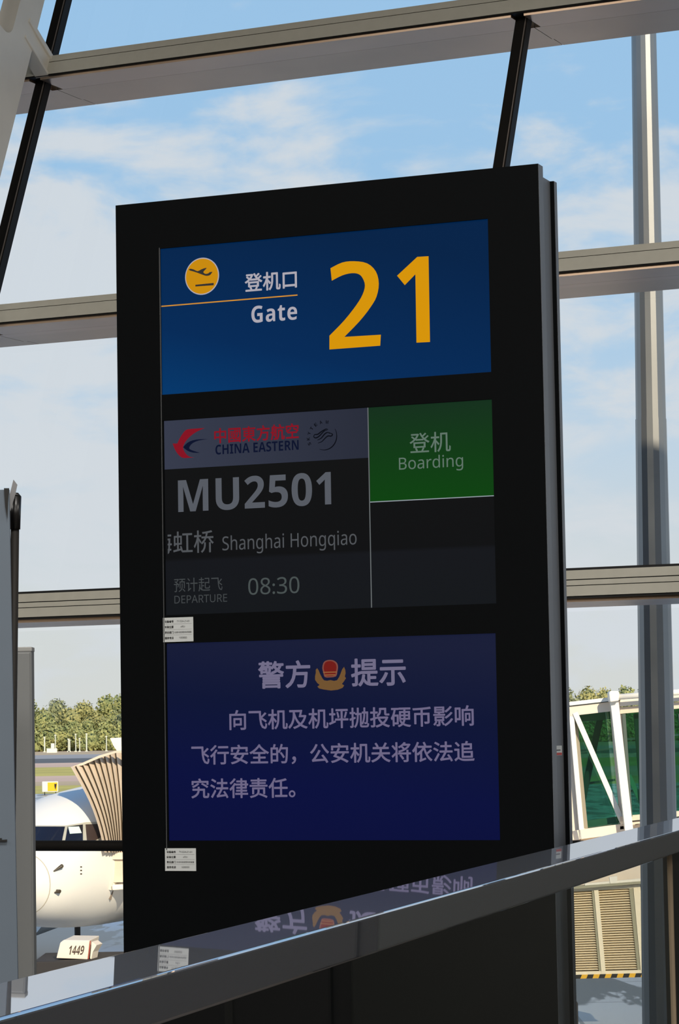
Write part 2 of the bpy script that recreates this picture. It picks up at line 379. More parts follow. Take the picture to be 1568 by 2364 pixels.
def grad_mat(name, stops, axis, lo, hi, s=1.0):
    m = bpy.data.materials.new(name); m.use_nodes = True; t = m.node_tree; p = t.nodes['Principled BSDF']
    p.inputs['Base Color'].default_value = (0.001, 0.001, 0.001, 1); p.inputs['Roughness'].default_value = 0.5; p.inputs['Specular IOR Level'].default_value = 0.03
    g = t.nodes.new('ShaderNodeTexCoord'); mpn = t.nodes.new('ShaderNodeVectorMath'); mpn.operation = 'DOT_PRODUCT'
    mpn.inputs[1].default_value = axis
    t.links.new(g.outputs['Object'], mpn.inputs[0])
    r = t.nodes.new('ShaderNodeMapRange'); r.inputs['From Min'].default_value = lo; r.inputs['From Max'].default_value = hi
    t.links.new(mpn.outputs['Value'], r.inputs['Value'])
    cr = t.nodes.new('ShaderNodeValToRGB'); t.links.new(r.outputs[0], cr.inputs[0])
    el = cr.color_ramp.elements
    el[0].position = stops[0][0]; el[0].color = (*lin(stops[0][1]), 1); el[1].position = stops[-1][0]; el[1].color = (*lin(stops[-1][1]), 1)
    for q, c in stops[1:-1]:
        x = el.new(q); x.color = (*lin(c), 1)
    t.links.new(cr.outputs[0], p.inputs['Emission Color']); p.inputs['Emission Strength'].default_value = s
    return m
def lit(name, col):
    return mat(name, (1, 1, 1), 0.5, spec=0.03, emit=col)

def panel(name, m, u0, u1, v0, v1, y, parent, label=None, th=0.01):
    return MB().frame(T(0, 0), V((1, 0, 0)), V((0, 1, 0)), V((0, 0, 1)), u0, u1, y, y + th, v0, v1).build(name, m, parent, label=label)
YS = 0.007
scr_gate = panel('sign_screen', grad_mat('gate_blue', [(0, (0, 56, 108)), (0.35, (0, 42, 88)), (1, (0, 34, 72))], (0.25, 0, 1), 1.2 + ZV - .15, 1.72 + ZV), *SCR['gate'][:2], *SCR['gate'][2:], YS, tot, 'blue lit gate sign with yellow number 21')
scr_fl = panel('flight_screen', grad_mat('flight_dark', [(0, (19, 22, 26)), (0.27, (20, 22, 27)), (0.29, (14, 15, 17)), (1, (16, 17, 18))], (0, 0, 1), 0.436 + ZV, 1.113 + ZV), *SCR['flight'][:2], *SCR['flight'][2:], YS, tot, 'dark flight information screen with grey lettering')
scr_no = panel('notice_screen', grad_mat('notice_blue', [(0, (8, 14, 60)), (0.25, (8, 15, 62)), (0.65, (12, 20, 54)), (1, (24, 29, 56))], (0.1, 0, 1), -0.338 + ZV, 0.338 + ZV), *SCR['notice'][:2], *SCR['notice'][2:], YS, tot, 'navy police notice screen')

def flat(name, loops, y, m, parent, th=0.0012):
    return plate(loops, lambda u, v: T(u, v, y - th), V((0, th, 0))).build(name, m, parent)

def is_latin(s): return all(ord(c) < 128 for c in s)
def sans(s, bold):
    "plain grotesque letterforms: the sans-serif alphabet of the built-in font stack"
    if not is_latin(s): return s
    A_, a_, d_ = (0x1D5D4, 0x1D5EE, 0x1D7EC) if bold else (0x1D5A0, 0x1D5BA, 0x1D7E2)
    return ''.join(chr(A_ + ord(c) - 65) if c.isupper() else chr(a_ + ord(c) - 97) if c.islower() else chr(d_ + ord(c) - 48) if c.isdigit() else c for c in s)
def lettering(body, m, parent, u0, u1, v0, v1, y=YS, bold=0.0, clip=None, name='lettering', rot=None, sp=1.0, mapf=None, latin=True):
    "print: the glyph outlines of a text turned into a thin mesh, fitted to its own width and height"
    c = bpy.data.curves.new('print', 'FONT'); c.body = sans(body, bold) if latin else body; c.resolution_u = 4; c.space_character = sp
    c.extrude = 0.0
    o = bpy.data.objects.new('print', c); COL.objects.link(o)
    dg = bpy.context.evaluated_depsgraph_get(); dg.update()
    me = bpy.data.meshes.new_from_object(o.evaluated_get(dg))
    bpy.data.objects.remove(o); bpy.data.curves.remove(c)
    xs = [v.co.x for v in me.vertices]; ys = [v.co.y for v in me.vertices]
    x0, x1, y0, y1 = min(xs), max(xs), min(ys), max(ys)
    for v in me.vertices:
        a_ = (v.co.x - x0) / (x1 - x0); b2 = (v.co.y - y0) / (y1 - y0)
        uu, vv = u0 + a_ * (u1 - u0), v0 + b2 * (v1 - v0)
        if rot is not None:
            cu, cv = (u0 + u1) / 2, (v0 + v1) / 2; du, dv = uu - cu, vv - cv
            uu, vv = cu + du * math.cos(rot) - dv * math.sin(rot), cv + du * math.sin(rot) + dv * math.cos(rot)
        v.co = mapf(uu, vv) if mapf else T(uu, vv, y - 0.0012)
    if bold and not is_latin(body):
        # heavier strokes: the outline laid again a hair to each side
        bm = bmesh.new(); bm.from_mesh(me); w = bold * (v1 - v0); base = bm.faces[:]
        for i in range(8):
            r = bmesh.ops.duplicate(bm, geom=base); vs = [q for q in r['geom'] if isinstance(q, bmesh.types.BMVert)]
            bmesh.ops.translate(bm, vec=(w * math.cos(i * PI / 4), -0.00001 * (i + 1), w * math.sin(i * PI / 4)), verts=vs)
        bm.to_mesh(me); bm.free()
    if clip is not None:
        bm = bmesh.new(); bm.from_mesh(me)
        bmesh.ops.bisect_plane(bm, geom=bm.verts[:] + bm.edges[:] + bm.faces[:], plane_co=(clip, 0, 0), plane_no=(-1, 0, 0), clear_outer=True)
        bm.to_mesh(me); bm.free()
    me.materials.clear()
    return link(name, me, m, parent)

# --- gate sign
m_yel = lit('sign_yellow', (214, 148, 6)); m_wht = lit('sign_white', (172, 168, 178)); m_icon = mat('sign_black', (10, 10, 10), 0.5)
m_line = lit('sign_line', (205, 140, 50))
def disc(cu, cv, r, n=48): return [(cu + r * math.cos(2 * PI * i / n), cv + r * math.sin(2 * PI * i / n)) for i in range(n)]
flat('pictogram_ring', [disc(-0.4475, 1.608, 0.0650)], YS, m_wht, scr_gate, 0.0008)
flat('pictogram_disc', [disc(-0.4475, 1.608, 0.0615)], YS, lit('sign_disc', (200, 138, 12)), scr_gate, 0.0012)
flat('departure_symbol', [PLANE], YS, m_icon, scr_gate, 0.0016)
flat('departure_symbol', [RUN], YS, m_icon, scr_gate, 0.0016)
flat('gate_number', [TWO], YS, m_yel, scr_gate)
flat('gate_number', [ONE], YS, m_yel, scr_gate)
flat('divider_line', [[(-0.605, 1.5125), (-0.089, 1.5125), (-0.089, 1.5165), (-0.605, 1.5165)]], YS, m_line, scr_gate)
lettering('登机口', m_wht, scr_gate, -0.284, -0.091, 1.540, 1.602, bold=0.02)
lettering('Gate', m_wht, scr_gate, -0.262, -0.091, 1.430, 1.489, bold=0.022, sp=1.08)

# --- flight screen
panel('airline_banner', grad_mat('banner', [(0, (54, 59, 76)), (1, (40, 44, 58))], (1, 0, 0), -0.6, 0.16), -0.6005, 0.1605, 0.942, 1.1115, YS - 0.0008, scr_fl, th=0.0008)
panel('boarding_panel', grad_mat('boarding_green', [(0, (10, 66, 14)), (0.5, (14, 58, 20)), (1, (18, 48, 28))], (0, 0, 1), 0.79 + ZV, 1.11 + ZV), 0.1650, 0.6045, 0.7935, 1.1115, YS - 0.0008, scr_fl, th=0.0008)
m_rule = lit('rule_grey', (150, 160, 168))
flat('divider_line', [[(0.1608, 0.437), (0.1638, 0.437), (0.1638, 1.1115), (0.1608, 1.1115)]], YS, lit('rule_dim', (105, 110, 112)), scr_fl, 0.0011)
flat('divider_line', [[(0.1645, 0.7905), (0.6045, 0.7905), (0.6045, 0.7933), (0.1645, 0.7933)]], YS, m_rule, scr_fl, 0.0011)
m_red = lit('airline_red', (132, 18, 34)); m_navy = lit('airline_navy', (10, 18, 44)); m_ink = lit('ink', (8, 11, 20))
flat('airline_emblem', [RED], YS, m_red, scr_fl, 0.0018)
flat('airline_emblem', [BLUE], YS, m_navy, scr_fl, 0.0020)
lettering('中國東方航空', m_red, scr_fl, -0.408, -0.093, 1.022, 1.074, y=YS - 0.0006, bold=0.018)
lettering('CHINA EASTERN', m_navy, scr_fl, -0.405, -0.093, 0.983, 1.017, y=YS - 0.0006, bold=0.03)
# alliance roundel: crescent, ribbons and its ringed letters
def ribbon(pts, w):
    out1, out2 = [], []
    n = len(pts)
    for i, p in enumerate(pts):
        q0, q1 = pts[max(0, i - 1)], pts[min(n - 1, i + 1)]
        dx, dy = q1[0] - q0[0], q1[1] - q0[1]; l = math.hypot(dx, dy) or 1
        ww = w * (0.35 + 0.65 * math.sin(PI * i / (n - 1)))
        out1.append((p[0] - dy / l * ww / 2, p[1] + dx / l * ww / 2)); out2.append((p[0] + dy / l * ww / 2, p[1] - dx / l * ww / 2))
    return out1 + out2[::-1]
def sm(pts, k=4):
    out = []
    for i in range(len(pts) - 1):
        p0, p1, p2, p3 = pts[max(0, i - 1)], pts[i], pts[i + 1], pts[min(len(pts) - 1, i + 2)]
        for j in range(k):
            t = j / k
            out.append(tuple(.5 * (2 * p1[q] + (p2[q] - p0[q]) * t + (2 * p0[q] - 5 * p1[q] + 4 * p2[q] - p3[q]) * t * t + (3 * p1[q] - p0[q] - 3 * p2[q] + p3[q]) * t ** 3) for q in (0, 1)))
    return out + [pts[-1]]
arc = [(0.002 + 0.0455 * math.cos(math.radians(t)), 1.0235 + 0.0465 * math.sin(math.radians(t))) for t in range(30, -118, -6)]
flat('alliance_emblem', [ribbon(arc, 0.0036)], YS, m_ink, scr_fl, 0.0018)
for r in ([(-0.035, 1.030), (-0.037, 1.024), (-0.029, 1.020), (-0.016, 1.026), (0.001, 1.041), (0.014, 1.045)],
          [(-0.037, 1.025), (-0.034, 1.031), (-0.022, 1.032), (-0.009, 1.040), (0.008, 1.048), (0.016, 1.046)],
          [(-0.024, 1.012), (-0.010, 1.018), (0.003, 1.031), (0.013, 1.036), (0.024, 1.034)],
          [(-0.022, 1.002), (-0.008, 1.006), (0.007, 1.019), (0.016, 1.024), (0.027, 1.023), (0.032, 1.028), (0.027, 1.032), (0.018, 1.033)]):
    flat('alliance_emblem', [ribbon(sm(r), 0.0042)], YS, m_ink, scr_fl, 0.0018)
for ch, cu, cv in (('S', -0.053, 1.001), ('K', -0.057, 1.018), ('Y', -0.0535, 1.037), ('T', -0.044, 1.053), ('E', -0.029, 1.065), ('A', -0.010, 1.072), ('M', 0.013, 1.0715)):
    an = math.atan2(cv - 1.022, cu - 0.006) - PI / 2
    lettering(ch, m_ink, scr_fl, cu - 0.0048, cu + 0.0048, cv - 0.0056, cv + 0.0056, y=YS - 0.0006, rot=an, bold=0.02)
m_t1 = lit('flight_text', (86, 90, 98)); m_t2 = lit('place_text', (80, 83, 87)); m_t3 = lit('time_text', (72, 80, 80)); m_t4 = lit('small_text', (65, 69, 71))
lettering('MU2501', m_t1, scr_fl, -0.550, 0.023, 0.790, 0.903, bold=0.028, sp=1.02)
lettering('海虹桥', m_t2, scr_fl, -0.650, -0.417, 0.647, 0.724, clip=-0.592, bold=0.006)
lettering('Shanghai Hongqiao', m_t2, scr_fl, -0.384, 0.113, 0.636, 0.702)
lettering('预计起飞', m_t4, scr_fl, -0.570, -0.386, 0.514, 0.562)
lettering('DEPARTURE', m_t4, scr_fl, -0.569, -0.369, 0.475, 0.502)
lettering('08:30', m_t3, scr_fl, -0.289, -0.099, 0.495, 0.552)
m_tb = lit('boarding_text', (96, 116, 104))
lettering('登机', m_tb, scr_fl, 0.311, 0.456, 0.948, 1.015, y=YS - 0.0006, bold=0.006)
lettering('Boarding', m_tb, scr_fl, 0.271, 0.499, 0.882, 0.938, y=YS - 0.0006)

# --- notice screen
m_n = lit('notice_text', (112, 107, 134)); m_n2 = lit('notice_text_body', (108, 101, 132))
lettering('警方', m_n, scr_no, -0.255, -0.066, 0.176, 0.266, bold=0.022)
lettering('提示', m_n, scr_no, 0.086, 0.279, 0.176, 0.266, bold=0.022)
lettering('向飞机及机坪抛投硬币影响', m_n2, scr_no, -0.366, 0.516, 0.037, 0.103, bold=0.016, sp=1.0)
lettering('飞行安全的，公安机关将依法追', m_n2, scr_no, -0.511, 0.516, -0.081, -0.014, bold=0.016, sp=1.0)
lettering('究法律责任。', m_n2, scr_no, -0.513, -0.127, -0.194, -0.128, bold=0.016, sp=1.0)
flat('police_emblem', [GOLD], YS, lit('emblem_gold', (112, 82, 48)), scr_no, 0.0012)
flat('police_emblem', [REDS], YS, lit('emblem_rim', (124, 72, 62)), scr_no, 0.0015)
cu, cv = sum(p[0] for p in REDS) / len(REDS), sum(p[1] for p in REDS) / len(REDS)
flat('police_emblem', [[(cu + (p[0] - cu) * 0.82, cv + (p[1] - cv) * 0.86) for p in REDS]], YS, lit('emblem_red', (112, 28, 24)), scr_no, 0.0018)
m_bar = lit('emblem_bar', (140, 90, 54))
flat('police_emblem', [[(-0.017, 0.2225), (0.033, 0.2225), (0.033, 0.2265), (-0.017, 0.2265)]], YS, m_bar, scr_no, 0.0021)
flat('police_emblem', [[(-0.011, 0.2135), (0.027, 0.2135), (0.027, 0.2175), (-0.011, 0.2175)]], YS, m_bar, scr_no, 0.0021)

# --- paper stickers on the frame
M_paper = mat('sticker_paper', (198, 202, 202), 0.6); M_inkp = mat('sticker_ink', (38, 38, 40), 0.7)
def sticker(u0, u1, v0, v1, label):
    s = panel('sticker', M_paper, u0, u1, v0, v1, -0.0008, tot, label, th=0.0008)
    w, h = u1 - u0, v1 - v0
    rows = [('设备编号', 'TY-02A-21-01'), ('安装位置', '6号21'), ('责任部门', '信息科技部登机终端室'), ('服务电话', '10008000')]
    for i, (a_, b2) in enumerate(rows):
        vc = v1 - h * (0.16 + 0.225 * i)
        lettering(a_, M_inkp, s, u0 + w * 0.06, u0 + w * 0.35, vc - h * 0.05, vc + h * 0.05, y=-0.0004, bold=0.02)
        ww = (0.42, 0.14, 0.56, 0.26)[i]; uc = u0 + w * (0.67, 0.66, 0.66, 0.66)[i]
        lettering(b2, M_inkp, s, uc - w * ww / 2, uc + w * ww / 2, vc - h * 0.04, vc + h * 0.04, y=-0.0004, bold=0.0)
        if i: flat('table_line', [[(u0 + w * .05, vc + h * .112), (u1 - w * .05, vc + h * .112), (u1 - w * .05, vc + h * .122), (u0 + w * .05, vc + h * .122)]], -0.0006, mat('sticker_rule', (120, 120, 122)), s, 0.0004)
sticker(-0.6105, -0.4955, 0.343, 0.427, 'small white paper sticker with printed table, between the two lower screens')
sticker(-0.6140, -0.4965, -0.441, -0.364, 'small white paper sticker with printed table, below the lowest screen')
# label on the side of the core
sl = MB().frame(T(0, 0), V((1, 0, 0)), V((0, 1, 0)), V((0, 0, 1)), 0.771, 0.7716, 0.078, 0.152, -0.066, -0.034).build('side_label', M_paper, tot, label='small white and red label on the side edge')
MB().frame(T(0, 0), V((1, 0, 0)), V((0, 1, 0)), V((0, 0, 1)), 0.7716, 0.7719, 0.080, 0.150, -0.065, -0.057).build('red_band', mat('label_red', (180, 70, 66)), sl)
MB().frame(T(0, 0), V((1, 0, 0)), V((0, 1, 0)), V((0, 0, 1)), 0.7716, 0.7719, 0.094, 0.136, -0.050, -0.047).build('print_line', M_inkp, sl)
MB().frame(V((0, 0, 0)), V((1, 0, 0)), V((0, 1, 0)), V((0, 0, 1)), -0.80, 0.81, -0.02, 0.22, 0, 0.012).build('base_plate', M_totemside, tot, bevel=0.003)

# ------------------------------------------------------------ balustrade with polished rail
rd = V((0.2606, 0.9654, 0)); rn = V((0.9654, -0.2606, 0))
RZ = 1.04; RL = V((-0.3686, 2.9221, 0))
RA = RL + rn * 0.0632
tilt = math.radians(RTILT)
rn2 = rn * math.cos(tilt) + V((0, 0, -1)) * math.sin(tilt)
rz2 = rd.cross(rn2); rz2 = rz2 if rz2.z > 0 else -rz2
bal = thing('balustrade', 'glass balustrade with a wide polished steel cap rail crossing the bottom of the picture', 'railing', (RA.x, RA.y, 0))
mb = MB()
sec = slot(-0.0632, 0.0632, -0.0562, 0.0, k=5, r=0.0042)
org = V((RA.x, RA.y, RZ))
A = [org + rn2 * p[0] + rz2 * p[1] + rd * -2.2 for p in sec]
mb.prism(A, rd * 9.6)
ro = mb.build('cap_rail', M_steel, bal, origin=bal.location)
for p in ro.data.polygons: p.use_smooth = False
def railpt(l, off, z): return V((RA.x, RA.y, 0)) + rd * l + rn * off + V((0, 0, z))
joints = [-2.1, 0.6, RJ]
for i in range(len(joints) - 1):
    MB().frame(V((RA.x, RA.y, 0)), rd, rn, V((0, 0, 1)), joints[i] + 0.006, joints[i + 1] - 0.006, -0.007, 0.007, 0.05, RZ - 0.015).build('glass_panel', M_glassrail, bal, origin=bal.location)
MB().frame(V((RA.x, RA.y, 0)), rd, rn, V((0, 0, 1)), -2.2, 7.4, -0.03, 0.03, 0.0, 0.09).build('base_shoe', mat('shoe_steel', (150, 150, 150), 0.3, metal=1.0), bal, origin=bal.location)

for k in range(2):
    MB().frame(V((RA.x, RA.y, 0)), rd, rn, V((0, 0, 1)), RJ + 0.01 + k * 1.5, RJ + 1.5 + k * 1.5, -0.012, 0.012, 0.05, RZ - 0.015).build('infill_panel', mat('infill_dark', (24, 24, 22), 0.35), bal, origin=bal.location)
MB().frame(V((RA.x, RA.y, 0)), rd, rn, V((0, 0, 1)), RJ, RJ + 0.010, 0.000, 0.013, 0.05, RZ - 0.015).build('panel_edge', mat('edge_tan', (150, 132, 110), 0.4), bal, origin=bal.location)
# ------------------------------------------------------------ banner stand and grey cabinet at the left
M_board = mat('board_grey', (92, 103, 115), 0.45, noise=0.02)
bx = at(25, 1130, 6); b0 = V((bx.x, 6, 0))
bst = thing('banner_stand', 'pale grey display board with a black rear pole at the left edge of the picture', 'sign stand', (b0.x - 0.4, 6, 0))
top = bx.z
mb = MB(); mb.prism([V((b0.x - 0.85, 6, 0.05)), V((b0.x + 0.014, 6, 0.05)), V((b0.x - 0.004, 6, top)), V((b0.x - 0.85, 6, top - 0.01))], (0, 0.012, 0))
mb.build('board', M_board, bst, origin=bst.location)
pt = at(36, 1146, 6.05); pb = at(29, 1700, 6.05); pc = at(34.5, 1222, 6.05)
dn = (pb - pt).normalized()
pole_foot = pt + dn * ((pt.z - 0.03) / -dn.z)
MB().tube(pc, pole_foot, 0.0095, n=16).build('pole', M_mull, bst, origin=bst.location, smooth=True)
mb = MB(); mb.tube(pc, pt, 0.0118, 0.0128, n=20); mb.tube(pt, pt - dn * 0.008, 0.0128, 0.006, n=20)
mb.build('pole_cap', mat('rubber_black', (14, 12, 12), 0.35), bst, origin=bst.location, smooth=True)
q = [at(20, 1150, 6.02), at(31, 1107, 6.02), at(40, 1119, 6.02), at(35, 1142, 6.02), at(24, 1180, 6.02)]
MB().prism(q, (0, 0.002, 0)).build('fabric_flap', mat('flap_grey', (120, 120, 122), 0.7), bst, origin=bst.location)
q = [at(9, 1127, 5.995), at(21, 1127, 5.995), at(18, 1160, 5.995), at(17, 1196, 5.995), at(12, 1170, 5.995)]
MB().prism(q, (0, 0.003, 0)).build('clip', M_gasket, bst, origin=bst.location)
q = [at(-30, 1936, 5.996), at(4, 1935, 5.996), at(4, 1939, 5.996), at(16, 1938, 5.996), at(16, 1943, 5.996), at(-30, 1943, 5.996)]
MB().prism(q, (0, 0.003, 0)).build('printed_mark', M_gasket, bst, origin=bst.location)
MB().box(V((b0.x - 0.42, 6.05, 0.025)), (0.9, 0.26, 0.05)).build('base', M_mull, bst, origin=bst.location, bevel=0.006)
cx1 = at(80, 1493, 7); 
cab = thing('grey_cabinet', 'plain grey upright cabinet standing behind the display board', 'cabinet', (cx1.x - 0.208, 7.1, 0))
MB().box(V((cx1.x - 0.208, 7.03, cx1.z / 2 + 0.01)), (0.40, 0.06, cx1.z - 0.02)).build('body', mat('cabinet_grey', (116, 118, 118), 0.55), cab, origin=cab.location, bevel=0.004)
MB().box(V((cx1.x - 0.208, 7.03, cx1.z - 0.006)), (0.402, 0.062, 0.012)).build('lid', mat('cabinet_lid', (150, 150, 148), 0.5), cab, origin=cab.location, bevel=0.002)
MB().box(V((cx1.x - 0.208, 6.996, cx1.z / 2)), (0.392, 0.004, cx1.z - 0.03)).build('door', mat('cabinet_grey', (116, 118, 118)), cab, origin=cab.location, bevel=0.002)

# ------------------------------------------------------------ unseen desk added right of the frame to keep the balustrade glass dark
M_desk = mat('desk_grey_green', (36, 38, 34), 0.5); M_deskd = mat('desk_dark', (20, 19, 18), 0.6)
dk = thing('added_dark_desk', 'dark grey-green desk added right of the frame to give the balustrade glass a dark reflection', 'desk', (2.75, 7.8, 0))
def dfr(x0, x1, y0, y1, z0, z1, nm, m, bev=0.0):
    o_ = V((2.75, 7.8, 0)); MB().frame(o_, V((.955, -.297, 0)), V((.297, .955, 0)), V((0, 0, 1)), x0, x1, y0, y1, z0, z1).build(nm, m, dk, origin=dk.location, bevel=bev)
dfr(-1.7, 3.2, 0, .7, 0.05, 1.32, 'body', M_deskd)
dfr(-1.7, 3.2, .05, .65, 0, 0.05, 'plinth', M_deskd)
for k in range(4): dfr(-1.66 + k * 1.22, -.5 + k * 1.22, -.03, 0, .12, 1.26, 'front_panel', M_desk if k % 2 == 0 else M_deskd, .01)
dfr(-1.75, 3.25, -.06, .76, 1.32, 1.36, 'top', M_deskd, .01)

# ------------------------------------------------------------ airfield ground
GZ = -5.0
def ground_mat():
    m = bpy.data.materials.new('apron_concrete'); m.use_nodes = True; t = m.node_tree; p = t.nodes['Principled BSDF']
    g = t.nodes.new('ShaderNodeTexCoord')
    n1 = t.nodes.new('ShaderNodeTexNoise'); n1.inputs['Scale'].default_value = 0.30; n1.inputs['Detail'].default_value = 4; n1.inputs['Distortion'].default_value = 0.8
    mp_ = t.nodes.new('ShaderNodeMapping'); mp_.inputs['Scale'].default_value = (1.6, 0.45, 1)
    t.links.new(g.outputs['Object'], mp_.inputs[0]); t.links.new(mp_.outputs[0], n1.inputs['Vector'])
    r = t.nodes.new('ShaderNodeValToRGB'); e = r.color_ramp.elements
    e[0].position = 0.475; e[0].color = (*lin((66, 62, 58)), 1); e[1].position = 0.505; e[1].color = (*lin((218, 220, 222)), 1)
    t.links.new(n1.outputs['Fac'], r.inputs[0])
    br = t.nodes.new('ShaderNodeTexBrick'); br.inputs['Scale'].default_value = 1.0; br.offset = 0.0
    br.inputs['Brick Width'].default_value = 5.0; br.inputs['Row Height'].default_value = 5.0; br.inputs['Mortar Size'].default_value = 0.05
    br.inputs['Color1'].default_value = (1, 1, 1, 1); br.inputs['Color2'].default_value = (0.9, 0.9, 0.9, 1); br.inputs['Mortar'].default_value = (0.25, 0.25, 0.25, 1)
    t.links.new(g.outputs['Object'], br.inputs['Vector'])
    mx = t.nodes.new('ShaderNodeMix'); mx.data_type = 'RGBA'; mx.blend_type = 'MULTIPLY'; mx.inputs['Factor'].default_value = 1
    t.links.new(r.outputs[0], mx.inputs['A']); t.links.new(br.outputs['Color'], mx.inputs['B'])
    t.links.new(mx.outputs['Result'], p.inputs['Base Color']); p.inputs['Roughness'].default_value = 0.28
    return m
def strip(name, y0, y1, m, z=GZ):
    MB().box(V((0, (y0 + y1) / 2, z - 0.25)), (3200, y1 - y0, 0.5)).build(name, m, kind='structure', origin=V((0, (y0 + y1) / 2, z)))
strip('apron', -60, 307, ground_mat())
M_grass = mat('grass_field', (206, 190, 96), 0.9, noise=0.18, nscale=0.05)
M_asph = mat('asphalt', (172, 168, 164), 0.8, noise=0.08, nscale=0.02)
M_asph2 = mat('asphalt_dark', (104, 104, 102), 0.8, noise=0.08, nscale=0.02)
M_tan = mat('dry_earth', (206, 180, 142), 0.9, noise=0.1, nscale=0.03)
M_pink = mat('shoulder_paving', (226, 192, 168), 0.9, noise=0.06, nscale=0.02)
strip('grass_verge', 307, 357, M_grass)
strip('paved_shoulder', 357, 389, M_tan)
strip('paved_shoulder', 389, 446, M_pink)
strip('grass_verge', 446, 575, M_grass)
strip('paved_shoulder', 575, 668, M_pink)
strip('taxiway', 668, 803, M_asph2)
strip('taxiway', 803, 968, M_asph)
strip('dry_verge', 968, 4500, M_tan)

# ------------------------------------------------------------ far trees
def leaf_mat(name, c1, c2):
    m = bpy.data.materials.new(name); m.use_nodes = True; t = m.node_tree; p = t.nodes['Principled BSDF']
    p.inputs['Roughness'].default_value = 0.8; p.inputs['Specular IOR Level'].default_value = 0.1
    g = t.nodes.new('ShaderNodeTexCoord'); n1 = t.nodes.new('ShaderNodeTexNoise'); n1.inputs['Scale'].default_value = 0.35; n1.inputs['Detail'].default_value = 4
    r = t.nodes.new('ShaderNodeValToRGB'); r.color_ramp.elements[0].position = 0.38; r.color_ramp.elements[1].position = 0.62
    r.color_ramp.elements[0].color = (*lin(c1), 1); r.color_ramp.elements[1].color = (*lin(c2), 1)
    t.links.new(g.outputs['Object'], n1.inputs['Vector']); t.links.new(n1.outputs['Fac'], r.inputs[0]); t.links.new(r.outputs[0], p.inputs['Base Color'])
    return m
LM = [leaf_mat('leaf_olive_hazed', (138, 140, 94), (184, 178, 120)), leaf_mat('leaf_green_hazed', (124, 134, 90), (172, 172, 114)), leaf_mat('leaf_grey_green_hazed', (120, 128, 98), (166, 168, 126))]  # pale leaf colours with the distance haze put into them
M_bark = mat('bark', (92, 80, 66), 0.9)
def crown_mesh(seed, h, w, m):
    rnd = random.Random(seed); bm = bmesh.new()
    lobes = [(V((rnd.uniform(-.5, .5) * w, rnd.uniform(-.4, .4) * w, h * rnd.uniform(.18, .62))), rnd.uniform(.34, .55) * w) for _ in range(9)]
    lobes.append((V((rnd.uniform(-.2, .2) * w, 0, h * .78)), .32 * w)); lobes.append((V((0, 0, h * .35)), .62 * w))
    for c, r in lobes:
        q = bmesh.ops.create_icosphere(bm, subdivisions=1, radius=r * .8)
        bmesh.ops.translate(bm, vec=c, verts=q['verts'])
        for _ in range(260):
            d = V((rnd.gauss(0, 1), rnd.gauss(0, 1), rnd.gauss(0, 1))).normalized(); rr = r * rnd.uniform(.75, 1.1)
            p = c + d * rr
            if p.z < .3: continue
            if p.z > h: p.z = h - rnd.random() * 2
            s = rnd.uniform(.35, .95); a = V((rnd.gauss(0, 1), rnd.gauss(0, 1), rnd.gauss(0, 1))).normalized(); b = d.cross(a).normalized(); a = (a + d * .3).normalized()
            vs = [bm.verts.new(p + a * s * i + b * s * j * .7) for i, j in ((-1, 0), (0, -1), (1, 0), (0, 1))]
            bm.faces.new(vs)
    me = bpy.data.meshes.new('crown'); bm.to_mesh(me); bm.free(); me.materials.append(m); return me
crowns = [crown_mesh(11 + i, 24, 14.5, LM[i % 3]) for i in range(5)]
mt = MB(); mt.tube((0, 0, -.2), (0, 0, 12), .55, .3, n=8); trunk0 = mt.build('trunk', M_bark); trunk_me = trunk0.data; bpy.data.objects.remove(trunk0)
xs = [-176, -163, -151, -143, -134, -126.5, -118, -110, -102, -93, -82, -70, -57, -44, -30, -17, -4, 10, 24, 38, 52, 66, 80, 93, 104, 113, 122, 130, 138, 146, 155, 166, 178, 190]
hs = {3: 24.5, 4: 24.0, 5: 19.5, 6: 23, 7: 25.5, 8: 25.5, 24: 25.0, 25: 25.5, 26: 24.5, 27: 25.5, 28: 25, 29: 22}
shown = {3: 'leftmost far tree, olive crown just right of the grey cabinet', 4: 'far tree with rounded olive-green crown above the yellow airfield sign',
         5: 'lower far tree in the dip of the tree line left of the totem', 6: 'far tree rising right of the dip in the tree line', 7: 'tall far tree with ragged top, second from the totem left edge',
         8: 'tallest far tree just left of the totem, ragged top', 24: 'far tree seen just right of the totem above the bridge roof', 25: 'far tree above the left end of the glazed bridge roof',
         26: 'far tree above the middle of the glazed bridge bay', 27: 'far tree with peaked crown left of the white bridge corner post', 28: 'far tree behind the white bridge corner post', 29: 'low far tree between the bridge corner post and the light mast'}
for i, x in enumerate(xs):
    h = hs.get(i, 22 + 3 * random.random()); yy = 1250 + (i % 3) * 14
    t = thing('far_tree', shown.get(i, 'far tree of the row hidden behind the gate totem or beyond the frame'), 'tree', (x, yy, GZ), group='row of trees beyond the airfield')
    o = link('crown', crowns[(i * 3) % 5], None, t); k = h / 24 * yy / 1235; o.scale = (1, 1, k); o.rotation_euler.z = i * 1.7
    link('trunk', trunk_me, None, t)
